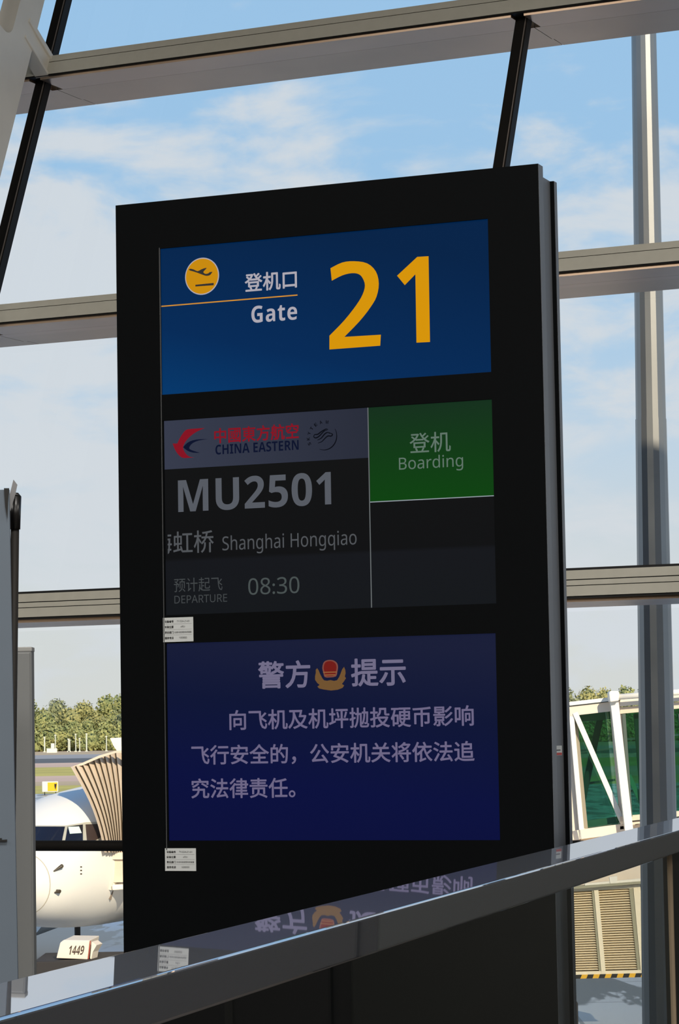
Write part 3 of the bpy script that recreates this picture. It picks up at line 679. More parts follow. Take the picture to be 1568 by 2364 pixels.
# undergrowth closing the row at the ground
um = [crown_mesh(41 + i, 13, 11.0, LM[(i + 1) % 3]) for i in range(3)]
bm = bmesh.new()
for i in range(44):
    n0 = len(bm.verts); bm.from_mesh(um[i % 3]); bm.verts.ensure_lookup_table()
    bmesh.ops.transform(bm, matrix=Matrix.Translation((-182 + i * 8.6, (i % 4) * 3, 0)) @ Matrix.Rotation(i, 4, 'Z'), verts=bm.verts[n0:])
mb = MB(); mb.b.free(); mb.b = bm; o = mb.build('undergrowth', LM[1]); o.location = (0, 1212, GZ)
o['label'] = 'band of low dense undergrowth at the foot of the far trees'; o['category'] = 'shrubs'; o['kind'] = 'stuff'
M_post = mat('pale_post', (205, 210, 196), 0.6)
for i, (px, py) in enumerate(((103, 1702), (128, 1697), (158, 1706), (161, 1708), (175, 1695), (184, 1705), (200, 1694), (246, 1700))):
    b0 = at(px, 1735, 1150); b0.z = GZ; tp = at(px, py, 1150)
    mb = MB(); mb.tube(b0, V((b0.x, b0.y, tp.z)), 0.22 if i % 3 else 0.3, n=8); mb.box(V((b0.x, b0.y, tp.z)), (.8, .4, .4)); mb.box(V((b0.x, b0.y, GZ + .2)), (1, 1, .4))
    o = mb.build('marker_post', M_post, origin=b0)
    o['label'] = 'thin pale post in the row in front of the far trees'; o['category'] = 'post'; o['group'] = 'pale posts before the far trees'
b0 = at(120, 1738, 1100); b0.z = GZ
rm = thing('approach_light', 'small white marker box on the dry verge below the far trees', 'marker', b0)
MB().box(b0 + V((0, 0, 0.9)), (4.2, 1.2, 1.8)).build('housing', mat('marker_white', (235, 232, 215), 0.6), rm, origin=b0, bevel=.1)
MB().box(b0 + V((0.3, 0, 2.8)), (1.4, 1.0, 2.0)).build('head', mat('marker_white', (235, 232, 215)), rm, origin=b0, bevel=.2)

# yellow airfield direction sign
b0 = at(116, 1828, 300); b0.z = GZ; tp = at(116, 1803, 300)
sg = thing('airfield_sign', 'white framed yellow airfield sign with black mark beyond the aircraft', 'sign', b0)
zc = tp.z - 0.62
MB().box(V((b0.x, 300, zc)), (1.75, .25, 1.15)).build('cabinet', mat('marker_white', (235, 232, 215)), sg, origin=b0, bevel=.05)
MB().box(V((b0.x + .28, 299.85, zc)), (1.05, .08, .92)).build('sign_face', mat('sign_face_yellow', (250, 190, 10), .5), sg, origin=b0)
MB().prism([V((b0.x + .48, 299.8, zc + .3)), V((b0.x + .74, 299.8, zc + .3)), V((b0.x + .66, 299.8, zc - .1)), V((b0.x + .6, 299.8, zc - .35)), V((b0.x + .5, 299.8, zc)) ], (0, -.02, 0)).build('black_mark', M_gasket, sg, origin=b0)
for s in (-.6, .6): MB().box(V((b0.x + s, 300, (GZ + zc) / 2)), (.08, .08, zc - GZ)).build('leg', M_mull, sg, origin=b0)

# ------------------------------------------------------------ light mast
M_mast = mat('galvanised_steel', (138, 139, 138), 0.34, metal=0.7, noise=0.06, nscale=1.5)
m0 = at(1487, 90, 24); m1 = at(1521, 1940, 24)
ms = thing('light_mast', 'tall tapering galvanised light mast with facets outside the glass at the right', 'mast', (m1.x, 24, GZ))
def mast_r(z):
    k = (z - m1.z) / (m0.z - m1.z); return 0.158 + k * (0.112 - 0.158)
def mast_x(z):
    k = (z - m1.z) / (m0.z - m1.z); return m1.x + k * (m0.x - m1.x)
zj = at(1505, 968, 24).z
def mast_seg(z0, z1, dr, name):
    mb = MB(); mb.tube((mast_x(z0), 24, z0), (mast_x(z1), 24, z1), mast_r(z0) + dr, mast_r(z1) + dr, n=16)
    return mb.build(name, M_mast, ms, origin=ms.location)
mast_seg(GZ, zj, 0.004, 'lower_shaft'); mast_seg(zj - 0.01, 16.0, 0.0, 'upper_shaft')
MB().tube((mast_x(GZ), 24, GZ), (mast_x(GZ), 24, GZ + .05), .42, n=24).build('base_flange', M_mast, ms, origin=ms.location)
for a_ in (0, 1, 2, 3):
    MB().box(V((mast_x(16) + (-.9 + .6 * a_), 23.8, 16.1)), (.45, .3, .35)).build('lamp_head', M_mast, ms, origin=ms.location, bevel=.03)
MB().box(V((mast_x(16), 24, 15.95)), (2.6, .12, .12)).build('crossbar', M_mast, ms, origin=ms.location)

# ------------------------------------------------------------ airliner
from mathutils.bvhtree import BVHTree
HD = math.radians(20)
AX = V((math.sin(HD), math.cos(HD), 0)); SX = V((math.cos(HD), -math.sin(HD), 0)); UP = V((0, 0, 1))
NOSE = at(2, 2020, 69); ZC = at(171, 1974, 74).z
NOSE = V((NOSE.x, NOSE.y, ZC))
prof = [(0, -.55, -.57, .02), (.06, -.36, -.76, .2), (.18, -.2, -.92, .36), (.4, -.02, -1.08, .56), (.7, .16, -1.24, .78), (1.1, .36, -1.42, 1.0), (1.5, .58, -1.55, 1.18), (1.8, .80, -1.62, 1.28),
        (2.1, 1.03, -1.67, 1.38), (2.5, 1.28, -1.73, 1.49), (3.0, 1.50, -1.78, 1.60), (3.6, 1.66, -1.82, 1.69), (4.4, 1.78, -1.86, 1.79), (5.4, 1.86, -1.88, 1.86), (7, 1.88, -1.88, 1.88), (15, 1.88, -1.88, 1.88), (24, 1.88, -1.88, 1.88), (30, 1.75, -.9, 1.35), (35, 1.5, .4, .6), (38, 1.25, .9, .15)]
def sect(i, k, n=48):
    s, zt, zb, w = prof[i]; c, h = (zt + zb) / 2, (zt - zb) / 2; an = 2 * PI * k / n
    ex = 0.88 if 4 < i < 12 else 1.0
    sa, ca = math.sin(an), math.cos(an)
    return NOSE + AX * s + SX * (w * math.copysign(abs(sa) ** ex, sa)) + UP * (c + h * math.copysign(abs(ca) ** ex, ca))
M_white = mat('aircraft_white', (244, 240, 230), 0.5, spec=0.3)
pl = thing('airliner', 'white airliner nose on with dark cockpit windows, docked left of the totem', 'airplane', (NOSE.x, NOSE.y, GZ))
bm = bmesh.new(); n = 48
rings = [[bm.verts.new(sect(i, k)) for k in range(n)] for i in range(len(prof))]
for i in range(len(prof) - 1):
    for k in range(n): bm.faces.new([rings[i][k], rings[i][(k + 1) % n], rings[i + 1][(k + 1) % n], rings[i + 1][k]])
bm.faces.new(rings[0]); bm.faces.new(rings[-1][::-1])
bmesh.ops.recalc_face_normals(bm, faces=bm.faces)
bvh = BVHTree.FromBMesh(bm)
fm = MB(); fm.b.free(); fm.b = bm
fus = fm.build('fuselage', M_white, pl, origin=pl.location, smooth=True)
def hit(px, py):
    d = (at(px, py, 10) - EYE).normalized(); r = bvh.ray_cast(EYE, d)
    return (r[0], r[1]) if r[0] is not None else (None, None)
def skin(name, quad, m, off, parent, mirror=False, nn=8, label=None, th=0.02):
    "panel lying on the fuselage skin; mirror puts its twin on the other side of the nose"
    bm = bmesh.new(); G = []
    for i in range(nn + 1):
        row = []
        for j in range(nn + 1):
            a_, b2 = i / nn, j / nn
            x = (1 - a_) * ((1 - b2) * quad[0][0] + b2 * quad[3][0]) + a_ * ((1 - b2) * quad[1][0] + b2 * quad[2][0])
            y = (1 - a_) * ((1 - b2) * quad[0][1] + b2 * quad[3][1]) + a_ * ((1 - b2) * quad[1][1] + b2 * quad[2][1])
            p, nr = hit(x, y)
            if p is None: return None
            p = p + nr * off
            if mirror:
                d = (p - NOSE).dot(SX); p = p - SX * 2 * d
            row.append(bm.verts.new(p))
        G.append(row)
    for i in range(nn):
        for j in range(nn): bm.faces.new([G[i][j], G[i + 1][j], G[i + 1][j + 1], G[i][j + 1]])
    mb = MB(); mb.b.free(); mb.b = bm
    return mb.build(name, m, parent, origin=pl.location, label=label, smooth=True)
M_ck = mat('cockpit_glass', (26, 26, 34), 0.08, spec=0.6); M_ckf = mat('cockpit_frame', (186, 182, 165), 0.5); M_cks = mat('cockpit_side_glass', (66, 54, 50), 0.2)
for mir in (False, True):
    skin('window_frame', [(79, 1905), (241, 1898), (241, 1936), (196, 1957)][0:4] if False else [(80, 1906), (155, 1906), (149, 1949), (80, 1947)], M_ckf, 0.006, pl, mir)
    skin('window_frame', [(152, 1906), (196, 1899), (198, 1960), (146, 1947)], M_ckf, 0.006, pl, mir)
    skin('window_frame', [(193, 1899), (243, 1896), (243, 1933), (194, 1960)], M_ckf, 0.006, pl, mir)
    skin('cockpit_window', [(80, 1909), (150, 1909), (143, 1942), (80, 1941)], M_ck, 0.014, pl, mir)
    w2 = skin('cockpit_window', [(156, 1909), (191, 1904), (191, 1954), (150, 1943)], M_ck, 0.014, pl, mir)
    skin('cockpit_window', [(197, 1904), (238, 1902), (238, 1930), (201, 1951)], M_cks, 0.014, pl, mir)
skin('paper_sheet', [(157, 1910), (182, 1909), (188, 1924), (161, 1926)], mat('paper_green_white', (214, 236, 220), 0.6), 0.02, pl, nn=3)
M_dk = mat('probe_dark', (70, 60, 44), 0.5)
for (x0, y0), (x1, y1) in (((123, 2012), (137, 2002)), ((125, 2060), (131, 2056))):
    p, nr = hit(x0, y0); q, nq = hit(x1, y1)
    mb = MB(); mb.tube(p + nr * .02, q + nq * .12, .015, .05, n=10); mb.tube(q + nq * .12, q + nq * -.01, .05, .03, n=10); mb.build('air_data_probe', M_dk, pl, origin=pl.location)
for y in (2000, 2008, 2016): skin('skin_marking', [(185, y), (189, y), (189, y + 3), (185, y + 3)], M_dk, 0.006, pl, nn=1)
# radome joint
bm = bmesh.new()
def ringat(s):
    i = max(k for k in range(len(prof)) if prof[k][0] <= s); a_, b2 = prof[i], prof[i + 1]; f_ = (s - a_[0]) / (b2[0] - a_[0])
    return [sect(i, k).lerp(sect(i + 1, k), f_) for k in range(48)]
r0, r1 = ringat(0.92), ringat(0.945)
c0 = NOSE + AX * .93 + UP * -.5
A = [bm.verts.new(c0 + (p - c0) * 1.004) for p in r0]; B = [bm.verts.new(c0 + (p - c0) * 1.004) for p in r1]
for k in range(48): bm.faces.new([A[k], A[(k + 1) % 48], B[(k + 1) % 48], B[k]])
mb = MB(); mb.b.free(); mb.b = bm; mb.build('radome_joint', mat('joint_grey', (196, 186, 166), 0.6), pl, origin=pl.location)
# wings, engines, fin, gear
for sd in (-1, 1):
    q = [NOSE + AX * 12.5 + SX * sd * 1.6 + UP * -1.0, NOSE + AX * 19.5 + SX * sd * 1.6 + UP * -1.0, NOSE + AX * 21.8 + SX * sd * 16.5 + UP * .4, NOSE + AX * 20.3 + SX * sd * 16.8 + UP * .4]
    MB().prism(q, (0, 0, -.28)).build('wing', M_white, pl, origin=pl.location, bevel=.04)
    c = NOSE + AX * 10.5 + SX * sd * 4.9 + UP * -1.75
    MB().tube(c, c + AX * 3.6, 1.0, .7, n=32).build('engine', M_white, pl, origin=pl.location, smooth=False)
    MB().tube(c - AX * .02, c + AX * .1, .8, .8, n=32).build('intake', M_gasket, pl, origin=pl.location)
    c = NOSE + AX * 17 + SX * sd * 2.8
    mb = MB(); mb.tube(c + UP * -1.1, V((c.x, c.y, GZ + .5)), .12, n=12); mb.tube(V((c.x, c.y, GZ + .52)) - SX * .45, V((c.x, c.y, GZ + .52)) + SX * .45, .52, n=24); mb.build('main_gear', M_gasket, pl, origin=pl.location)
MB().prism([NOSE + AX * 29 + UP * 1.6, NOSE + AX * 36.5 + UP * 1.3, NOSE + AX * 38.5 + UP * 7.6, NOSE + AX * 36 + UP * 7.6], SX * .3).build('tail_fin', mat('fin_blue', (30, 50, 110), .4), pl, origin=pl.location)
c = NOSE + AX * 4.4
mb = MB(); mb.tube(c + UP * -1.7, V((c.x, c.y, GZ + .35)), .08, n=12); mb.tube(V((c.x, c.y, GZ + .36)) - SX * .28, V((c.x, c.y, GZ + .36)) - SX * .08, .36, n=24)
mb.tube(V((c.x, c.y, GZ + .36)) + SX * .08, V((c.x, c.y, GZ + .36)) + SX * .28, .36, n=24); mb.build('nose_gear', M_gasket, pl, origin=pl.location)

# ------------------------------------------------------------ tow tractor 1449
YT = 67.0
def P(px, py, Y=YT): return at(px, py, Y)
tg0 = P(175, 2215); tg = thing('tow_tractor', 'cream tow tractor numbered 1449 under the aircraft nose', 'tractor', (tg0.x, YT + .8, GZ))
M_cream = mat('tractor_cream', (240, 226, 206), 0.45); M_dark = mat('chassis_dark', (40, 36, 34), 0.7)
front = [P(130, 2212), P(139, 2176), P(147, 2170), P(207, 2171), P(202, 2215)]
MB().prism(front, V((0.1, 1.5, 0))).build('hood', M_cream, tg, origin=tg.location, bevel=.015)
MB().prism([P(203.5, 2214, YT - .01), P(208, 2172, YT - .01), P(209.5, 2172, YT - .01), P(205, 2214, YT - .01)], (0, .02, 0)).build('red_stripe', mat('stripe_red', (190, 60, 40), .5), tg, origin=tg.location)
MB().prism([P(208, 2213, YT + .02), P(212, 2174, YT + .02), P(223, 2182, YT + .02), P(214, 2198, YT + .02), P(211, 2214, YT + .02)], (0.1, .5, 0)).build('side_fairing', M_cream, tg, origin=tg.location)
zb = P(150, 2216).z
MB().box(V((tg0.x + .1, YT + 1.0, (zb + GZ + .3) / 2)), (2.2, 2.6, zb - GZ - .3)).build('chassis', M_dark, tg, origin=tg.location, bevel=.03)
for sx in (-.95, .95):
    for sy in (.1, 1.9):
        c = V((tg0.x + .1 + sx, YT + sy, GZ + .36)); MB().tube(c - V((.14, 0, 0)), c + V((.14, 0, 0)), .36, n=20).build('wheel', M_gasket, tg, origin=tg.location)
e0, e1, e2 = P(157, 2204, YT - .012), P(192, 2204, YT - .012), P(161, 2183, YT - .012)
lettering('1449', mat('number_dark', (70, 52, 40), .6), tg, 0, 1, 0, 1, mapf=lambda a_, b2: e0 + (e1 - e0) * a_ + (e2 - e0) * b2 - tg.location, bold=.01)

# ------------------------------------------------------------ boarding bridge: cab, canopy, glazed tunnel
M_br = mat('bridge_paint', (232, 216, 196), 0.5, noise=.03, nscale=1); M_brw = mat('bridge_white', (244, 238, 224), 0.4)
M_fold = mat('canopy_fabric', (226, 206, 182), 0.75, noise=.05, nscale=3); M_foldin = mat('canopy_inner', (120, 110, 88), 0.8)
M_gg = bpy.data.materials.new('green_glass'); M_gg.use_nodes = True
_t = M_gg.node_tree; _t.nodes.clear(); _o = _t.nodes.new('ShaderNodeOutputMaterial'); _m = _t.nodes.new('ShaderNodeMixShader'); _m.inputs[0].default_value = 0.17
_a = _t.nodes.new('ShaderNodeBsdfTransparent'); _a.inputs[0].default_value = (0.50, 0.76, 0.66, 1); _g = _t.nodes.new('ShaderNodeBsdfGlossy'); _g.inputs['Roughness'].default_value = .05
_g.inputs['Color'].default_value = (.6, .9, .75, 1)
_t.links.new(_a.outputs[0], _m.inputs[1]); _t.links.new(_g.outputs[0], _m.inputs[2]); _t.links.new(_m.outputs[0], _o.inputs[0])

bc = at(262, 2050, 68)
bb = thing('boarding_bridge', 'cream boarding bridge with pleated canopy against the aircraft and green glazed tunnel', 'jet bridge', (at(330, 2000, 68).x, 68, GZ))
# canopy pleats: each pleat a curved strip from the roof edge down to the sill
tops = [(163, 1770), (176, 1768), (190, 1762), (203, 1757), (217, 1752), (229, 1746), (242, 1741), (255, 1738), (268, 1736), (284, 1736)]
bots = [(241, 1968), (250, 1968), (258, 1968), (263, 1968), (267, 1968), (271, 1968), (275, 1968), (279, 1968), (284, 1968), (292, 1968)]
def curve(t, b, bulge, n=10):
    out = []
    for i in range(n + 1):
        k = i / n; x = t[0] + (b[0] - t[0]) * k + bulge * math.sin(PI * k); out.append((x, t[1] + (b[1] - t[1]) * k))
    return out
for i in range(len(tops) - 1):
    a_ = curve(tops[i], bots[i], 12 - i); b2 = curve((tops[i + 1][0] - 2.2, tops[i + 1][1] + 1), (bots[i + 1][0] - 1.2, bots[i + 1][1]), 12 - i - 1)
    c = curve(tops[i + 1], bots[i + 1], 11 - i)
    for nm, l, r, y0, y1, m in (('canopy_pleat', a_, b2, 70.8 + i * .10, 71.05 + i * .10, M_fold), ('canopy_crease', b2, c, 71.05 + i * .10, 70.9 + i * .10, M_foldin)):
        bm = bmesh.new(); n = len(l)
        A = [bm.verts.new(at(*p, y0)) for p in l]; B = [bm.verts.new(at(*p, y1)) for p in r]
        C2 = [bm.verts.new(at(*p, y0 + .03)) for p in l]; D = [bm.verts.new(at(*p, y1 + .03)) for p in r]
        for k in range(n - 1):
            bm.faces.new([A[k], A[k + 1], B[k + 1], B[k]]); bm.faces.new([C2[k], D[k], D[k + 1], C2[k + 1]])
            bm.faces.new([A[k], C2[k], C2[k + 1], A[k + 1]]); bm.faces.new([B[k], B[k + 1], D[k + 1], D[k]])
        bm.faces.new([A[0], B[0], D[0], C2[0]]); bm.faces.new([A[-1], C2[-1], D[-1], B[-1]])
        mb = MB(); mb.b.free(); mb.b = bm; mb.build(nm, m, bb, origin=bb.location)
def pp(name, pts, Y, depth, m, parent=None, bevel=0, label=None):
    return MB().prism([at(x, y, Y) for x, y in pts], (0, depth, 0)).build(name, m, parent or bb, origin=(bb.location if parent is None else None), bevel=bevel, label=label)
pp('canopy_top_edge', [(163, 1771), (190, 1761), (229, 1744), (268, 1733), (300, 1731), (300, 1737), (268, 1738), (229, 1750), (190, 1767)], 71.0, .25, M_fold)
pp('roof_hood', [(254, 1704), (330, 1700), (330, 1735), (271, 1735), (262, 1722)], 72.0, 1.6, M_brw)
pp('cab_body', [(292, 1737), (470, 1732), (470, 2050), (292, 2052)], 72.0, 3.0, M_br)
pp('cab_sill', [(239, 1968), (300, 1968), (300, 1984), (239, 1984)], 71.4, 1.6, M_br)
pp('lower_panel', [(241, 1984), (259, 1984), (259, 2055), (241, 2053)], 71.4, .5, M_br)
pp('lower_panel', [(259, 1984), (300, 1984), (300, 2036), (261, 2037)], 71.5, .5, M_fold)
pp('bumper', [(258, 2043), (300, 2041), (300, 2053), (259, 2056)], 71.3, .5, M_brw, bevel=.03)
pp('drive_bracket', [(246, 2056), (262, 2056), (256, 2078), (250, 2074)], 71.6, .2, mat('bracket_grey', (120, 106, 92), .6))
# support column and bogie under the cab
c = at(400, 2050, 73.5)
MB().box(V((c.x, 73.5, (c.z + GZ + .9) / 2)), (.9, .9, c.z - GZ - .9)).build('support_column', M_br, bb, origin=bb.location)
MB().box(V((c.x, 73.5, GZ + .85)), (2.4, 1.0, .4)).build('bogie', M_dark, bb, origin=bb.location)
for s in (-.8, .8):
    MB().tube((c.x + s, 73.0, GZ + .5), (c.x + s, 74.0, GZ + .5), .5, n=24).build('wheel', M_gasket, bb, origin=bb.location)

# tunnel: two long walls of framed bays. top and bottom lines run from the cab to the right
def lerp(a_, b2, k): return a_ + (b2 - a_) * k
def tun(x):                                  # (top y, bottom y, distance) along the near wall
    k = (x - 470) / (1318 - 470)
    return lerp(1728, 1631, k), lerp(2052, 1936, k), lerp(72.0, 58.0, k)
def bay(x0, x1, first=False):
    t0, b0_, Y0 = tun(x0); t1, b1, Y1 = tun(x1)
    if first: Y0 = Y1 = 58.0
    L_ = 27                                  # the posts stand square to the sloping tunnel
    TL, TR, BL, BR = at(x0, t0, Y0), at(x1, t1, Y1), at(x0 + L_, b0_, Y0), at(x1 + L_, b1, Y1)
    side = V((0, 1, 0))
    def m(A_, B_, k): return A_.lerp(B_, k)
    MB().bar(m(TL, BL, .035), m(TR, BR, .035), .20, .16).build('top_rail', M_br, bb, origin=bb.location)
    MB().bar(m(TL, BL, .0) + V((0, .1, .06)), m(TR, BR, .0) + V((0, .1, .06)), .08, .5).build('roof_edge', M_brw, bb, origin=bb.location)
    MB().bar(m(TL, BL, .965), m(TR, BR, .965), .20, .2).build('bottom_rail', M_br, bb, origin=bb.location)
    MB().bar(m(TL, TR, .03), m(BL, BR, .03), .10, .14).build('post', M_brw, bb, origin=bb.location)
    MB().bar(m(TL, TR, .10) + V((0, .12, 0)), m(BL, BR, .12) + V((0, .12, 0)), .10, .06).build('post', mat('bridge_inner', (150, 140, 120), .6), bb, origin=bb.location)
    MB().bar(m(TL, TR, .90), m(BL, BR, .90), .24, .12).build('wide_post', M_br, bb, origin=bb.location)
    MB().bar(m(m(TL, TR, .10), m(BL, BR, .10), .05) + V((0, -.06, 0)), m(m(TL, TR, .84), m(BL, BR, .84), .93) + V((0, -.06, 0)), .11, .09).build('diagonal_brace', M_brw, bb, origin=bb.location)
    q = [m(TL, TR, .05) + V((0, .2, 0)), m(TL, TR, .95) + V((0, .2, 0)), m(BL, BR, .95) + V((0, .2, 0)), m(BL, BR, .05) + V((0, .2, 0))]
    MB().prism(q, (0, .02, 0)).build('glass_panel', M_gg, bb, origin=bb.location)
    MB().bar(m(TL, BL, .10) + V((0, .3, 0)), m(TR, BR, .10) + V((0, .3, 0)), .16, .05).build('sill_strip', mat('strip_pink', (188, 168, 158), .6), bb, origin=bb.location)
    MB().bar(m(TL, BL, .90) + V((0, .3, 0)), m(TR, BR, .90) + V((0, .3, 0)), .14, .05).build('sill_strip', mat('strip_pink', (188, 168, 158), .6), bb, origin=bb.location)
    # far wall
    o = V((0, 2.6, 0)); q2 = [p + o for p in q]
    MB().prism(q2, (0, .02, 0)).build('glass_panel', M_gg, bb, origin=bb.location)
    MB().bar(m(TL, BL, .03) + o, m(TR, BR, .03) + o, .24, .1).build('top_rail', M_dkgreen, bb, origin=bb.location)
    MB().bar(m(TL, BL, .97) + o, m(TR, BR, .97) + o, .2, .1).build('bottom_rail', M_dkgreen, bb, origin=bb.location)
    MB().bar(m(TL, BL, .62) + o, m(TR, BR, .62) + o, .05, .05).build('hand_rail', M_dkgreen, bb, origin=bb.location)
    MB().bar(m(TL, BL, .37) + o, m(TR, BR, .37) + o, .035, .05).build('hand_rail', M_brw, bb, origin=bb.location)
    MB().bar(m(BL, BR, .1) + o, m(TL, TR, .9) + o, .14, .1).build('diagonal_brace', M_dkgreen, bb, origin=bb.location)
    MB().bar(TL + o, BL + o, .16, .1).build('post', M_dkgreen, bb, origin=bb.location)
    # floor and roof
    MB().prism([TL + V((0, .1, .04)), TR + V((0, .1, .04)), TR + V((0, 2.7, .04)), TL + V((0, 2.7, .04))], (0, 0, .06)).build('roof_sheet', M_br, bb, origin=bb.location)
    MB().prism([BL, BR, BR + o, BL + o], (0, 0, -.12)).build('floor_sheet', M_br, bb, origin=bb.location)
M_dkgreen = mat('frame_dark_green', (70, 84, 76), .6)
step = (1318 - 470) / 7
for k in range(7): bay(470 + step * k, 470 + step * (k + 1))
bay(1314, 1432, True)
# tall corner post and the next, higher tunnel section running out to the right
MB().bar(at(1416, 1600, 57.6), at(1452, 1918, 57.6), .17, .2).build('corner_post', M_brw, bb, origin=bb.location)
pp('post_cap', [(1406, 1600), (1409, 1595), (1428, 1595), (1431, 1601), (1429, 1618), (1409, 1621)], 57.3, .4, M_brw, bevel=.02)
MB().tube(at(1428, 1609, 57.4), at(1640, 1592, 57.4), .062, n=16).build('roof_tube', M_brw, bb, origin=bb.location, smooth=True)
def sec2(x0, x1):
    A0, A1 = lambda y, Y=57.8: at(x0, y + (1430 - x0) * .09, Y), lambda y, Y=57.8: at(x1, y + (1430 - x1) * .09, Y)
    def seg(name, y0, y1, m, Y=57.8, d=.15):
        q = [A0(y0, Y), A1(y0, Y), A1(y1, Y), A0(y1, Y)]
        return MB().prism(q, (0, d, 0)).build(name, m, bb, origin=bb.location)
    seg('eave_band', 1618, 1631, M_br); seg('eave_band', 1633, 1648, M_fold, 57.85)
    seg('sill_band', 1885, 1897, M_fold); seg('sill_band', 1898, 1915, mat('bridge_under', (120, 108, 98), .6), 57.9)
    seg('glass_panel', 1648, 1885, M_gg, 57.95, .02)
    seg('glass_panel', 1648, 1885, M_gg, 60.5, .02)
    seg('hand_rail', 1826, 1831, M_dkgreen, 60.4, .05); seg('hand_rail', 1706, 1711, M_brw, 60.4, .05)
    seg('roof_sheet', 1612, 1618, M_br, 57.9, 2.7); seg('floor_sheet', 1900, 1908, M_br, 57.9, 2.7)
    MB().bar(at(x0 + 8, 1648, 57.8), at(x0 + 24, 1885, 57.8), .07, .12).build('post', M_dkgreen, bb, origin=bb.location)
    MB().bar(at(x0 + 36, 1648, 58.2), at(x0 + 54, 1885, 58.2), .09, .1).build('post', M_dkgreen, bb, origin=bb.location)
    MB().bar(at(x0 + 20, 1790, 58.3), at(x0 + 70, 1900, 58.3), .1, .08).build('diagonal_brace', M_mint, bb, origin=bb.location)
    MB().bar(at(x0 + 45, 1650, 60.3), at(x0 + 62, 1720, 60.3), .1, .08).build('diagonal_brace', M_mint, bb, origin=bb.location)
M_mint = mat('frame_mint', (140, 186, 160), .5)
sec2(1432, 1562); sec2(1562, 1692)

# ------------------------------------------------------------ louvred lift housing under the bridge
YL = 57.0
def Q(x, y, Y=YL): return at(x, y, Y)
lh0 = Q(1410, 2250)
lh = thing('louvred_housing', 'cream louvred metal housing with yellow and black striped edge under the bridge', 'equipment housing', (lh0.x, YL + .6, GZ))
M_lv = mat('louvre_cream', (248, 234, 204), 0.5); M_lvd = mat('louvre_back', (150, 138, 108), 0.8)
TL, TR, BR, BL = Q(1300, 2053), Q(1478, 2042), Q(1496, 2246), Q(1302, 2251)
MB().prism([TL + V((0, .12, 0)), TR + V((0, .12, 0)), BR + V((0, .12, 0)), BL + V((0, .12, 0))], (0, 1.3, 0)).build('housing_body', M_lvd, lh, origin=lh.location)
def hp(u, v): return TL.lerp(TR, u).lerp(BL.lerp(BR, u), v)
def px_u(x, y):                              # fraction across the front at image column x
    lo, hi = 0.0, 1.0
    return (x - lerp(1300, 1302, (y - 2050) / 200)) / (lerp(1478, 1496, (y - 2050) / 200) - lerp(1300, 1302, (y - 2050) / 200))
def vbar(name, x0t, x1t, x0b, x1b, m, y=-0.0, d=.16):
    q = [hp(px_u(x0t, 2050), 0), hp(px_u(x1t, 2050), 0), hp(px_u(x1b, 2250), 1), hp(px_u(x0b, 2250), 1)]
    return MB().prism([p + V((0, y, 0)) for p in q], (0, d, 0)).build(name, m, lh, origin=lh.location)
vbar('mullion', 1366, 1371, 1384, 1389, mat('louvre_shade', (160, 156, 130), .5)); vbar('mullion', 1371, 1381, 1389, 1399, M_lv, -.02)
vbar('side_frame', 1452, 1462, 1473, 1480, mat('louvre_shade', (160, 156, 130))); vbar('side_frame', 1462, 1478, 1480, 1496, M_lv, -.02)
for nm, v0, v1 in (('top_frame', 0, .035), ('bottom_frame', .965, 1)):
    q = [hp(0, v0), hp(.94, v0), hp(.94, v1), hp(0, v1)]
    MB().prism([p + V((0, -.01, 0)) for p in q], (0, .16, 0)).build(nm, M_lv, lh, origin=lh.location)
NS = 33
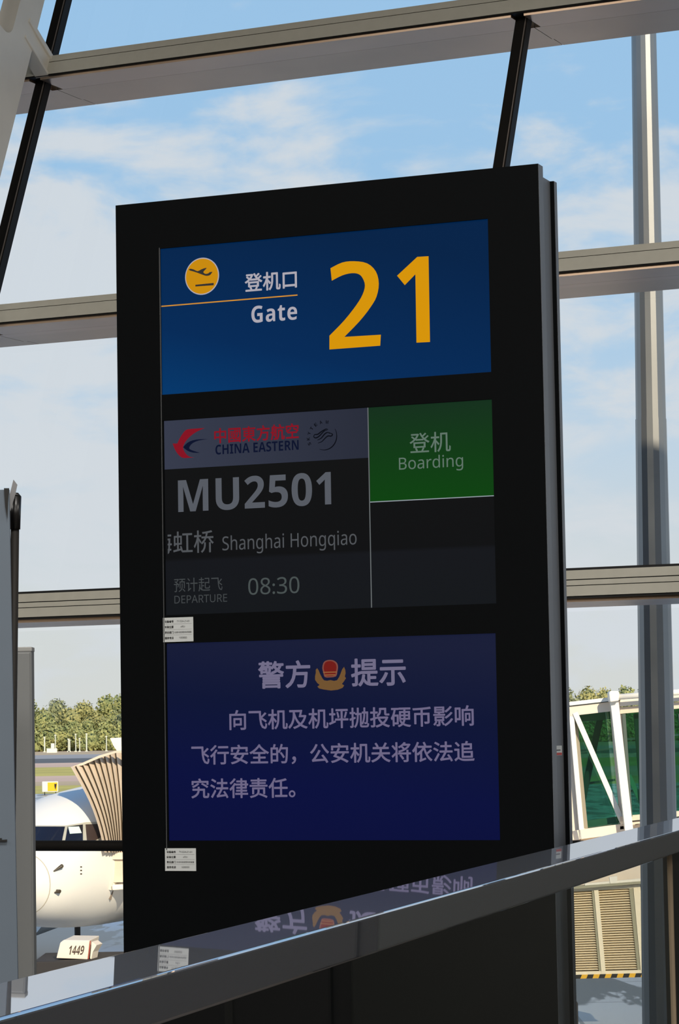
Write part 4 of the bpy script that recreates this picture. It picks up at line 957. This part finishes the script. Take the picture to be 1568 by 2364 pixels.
for (a0, a1, b0_, b1) in ((1301, 1366, 1303, 1384), (1381, 1452, 1399, 1473)):
    for k in range(NS):
        v = .045 + .915 * k / NS; v2 = v + .915 / NS * .62
        def xx(a_, b2, v_): return hp(px_u(lerp(a_, b2, v_), lerp(2050, 2250, v_)), v_)
        q = [xx(a0, b0_, v), xx(a1, b1, v), xx(a1, b1, v2), xx(a0, b0_, v2)]
        q = [q[0] + V((0, .09, 0)), q[1] + V((0, .09, 0)), q[2] + V((0, .01, 0)), q[3] + V((0, .01, 0))]
        MB().prism(q, (0, .03, 0)).build('louvre_slat', M_lv, lh, origin=lh.location)
M_y = mat('hazard_yellow', (236, 180, 30), .5)
for k in range(14):
    u0, u1 = k / 14, (k + 1) / 14
    q = [hp(u0, 1.0), hp(u1, 1.0), hp(u1 - .02, 1.045), hp(u0 - .02, 1.045)]
    MB().prism([p + V((0, -.03, 0)) for p in q], (0, .2, 0)).build('hazard_stripe', M_y if k % 2 else M_gasket, lh, origin=lh.location)
for k in range(9):
    v0, v1 = .02 + k * .085, .02 + (k + 1) * .085
    q = [hp(.985, v0), hp(1.04, v0 - .02), hp(1.04 , v1 - .02), hp(.985, v1)]
    MB().prism([p + V((0, .06, 0)) for p in q], (0, .2, 0)).build('hazard_stripe', M_y if k % 2 else M_gasket, lh, origin=lh.location)
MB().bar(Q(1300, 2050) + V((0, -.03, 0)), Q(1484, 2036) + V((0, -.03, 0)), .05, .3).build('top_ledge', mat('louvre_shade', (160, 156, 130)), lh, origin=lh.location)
MB().bar(Q(1350, 2043) + V((0, -.05, 0)), Q(1484, 2031) + V((0, -.05, 0)), .065, .1).build('top_tube', M_brw, lh, origin=lh.location)
MB().prism([Q(1406, 2024), Q(1424, 2022), Q(1424, 2039), Q(1408, 2041)], (0, -.12, 0)).build('clamp', M_brw, lh, origin=lh.location)
# underside frame that hangs the housing from the bridge, and its wheeled column
MB().prism([Q(1300, 1950, 57.4), Q(1490, 1925, 57.4), Q(1486, 2034, 57.4), Q(1300, 2048, 57.4)], (0, 1.0, 0)).build('hanger_frame', M_br, lh, origin=lh.location)
c = Q(1270, 2200, 58)
MB().box(V((c.x - .3, 58, (lh0.z + GZ) / 2 + 1.2)), (.7, .7, lh0.z - GZ + 2.6)).build('support_column', M_br, lh, origin=lh.location)
MB().box(V((c.x - .3, 58, GZ + .35)), (1.6, 1.6, .6)).build('wheel_bogie', M_dark, lh, origin=lh.location, bevel=.05)
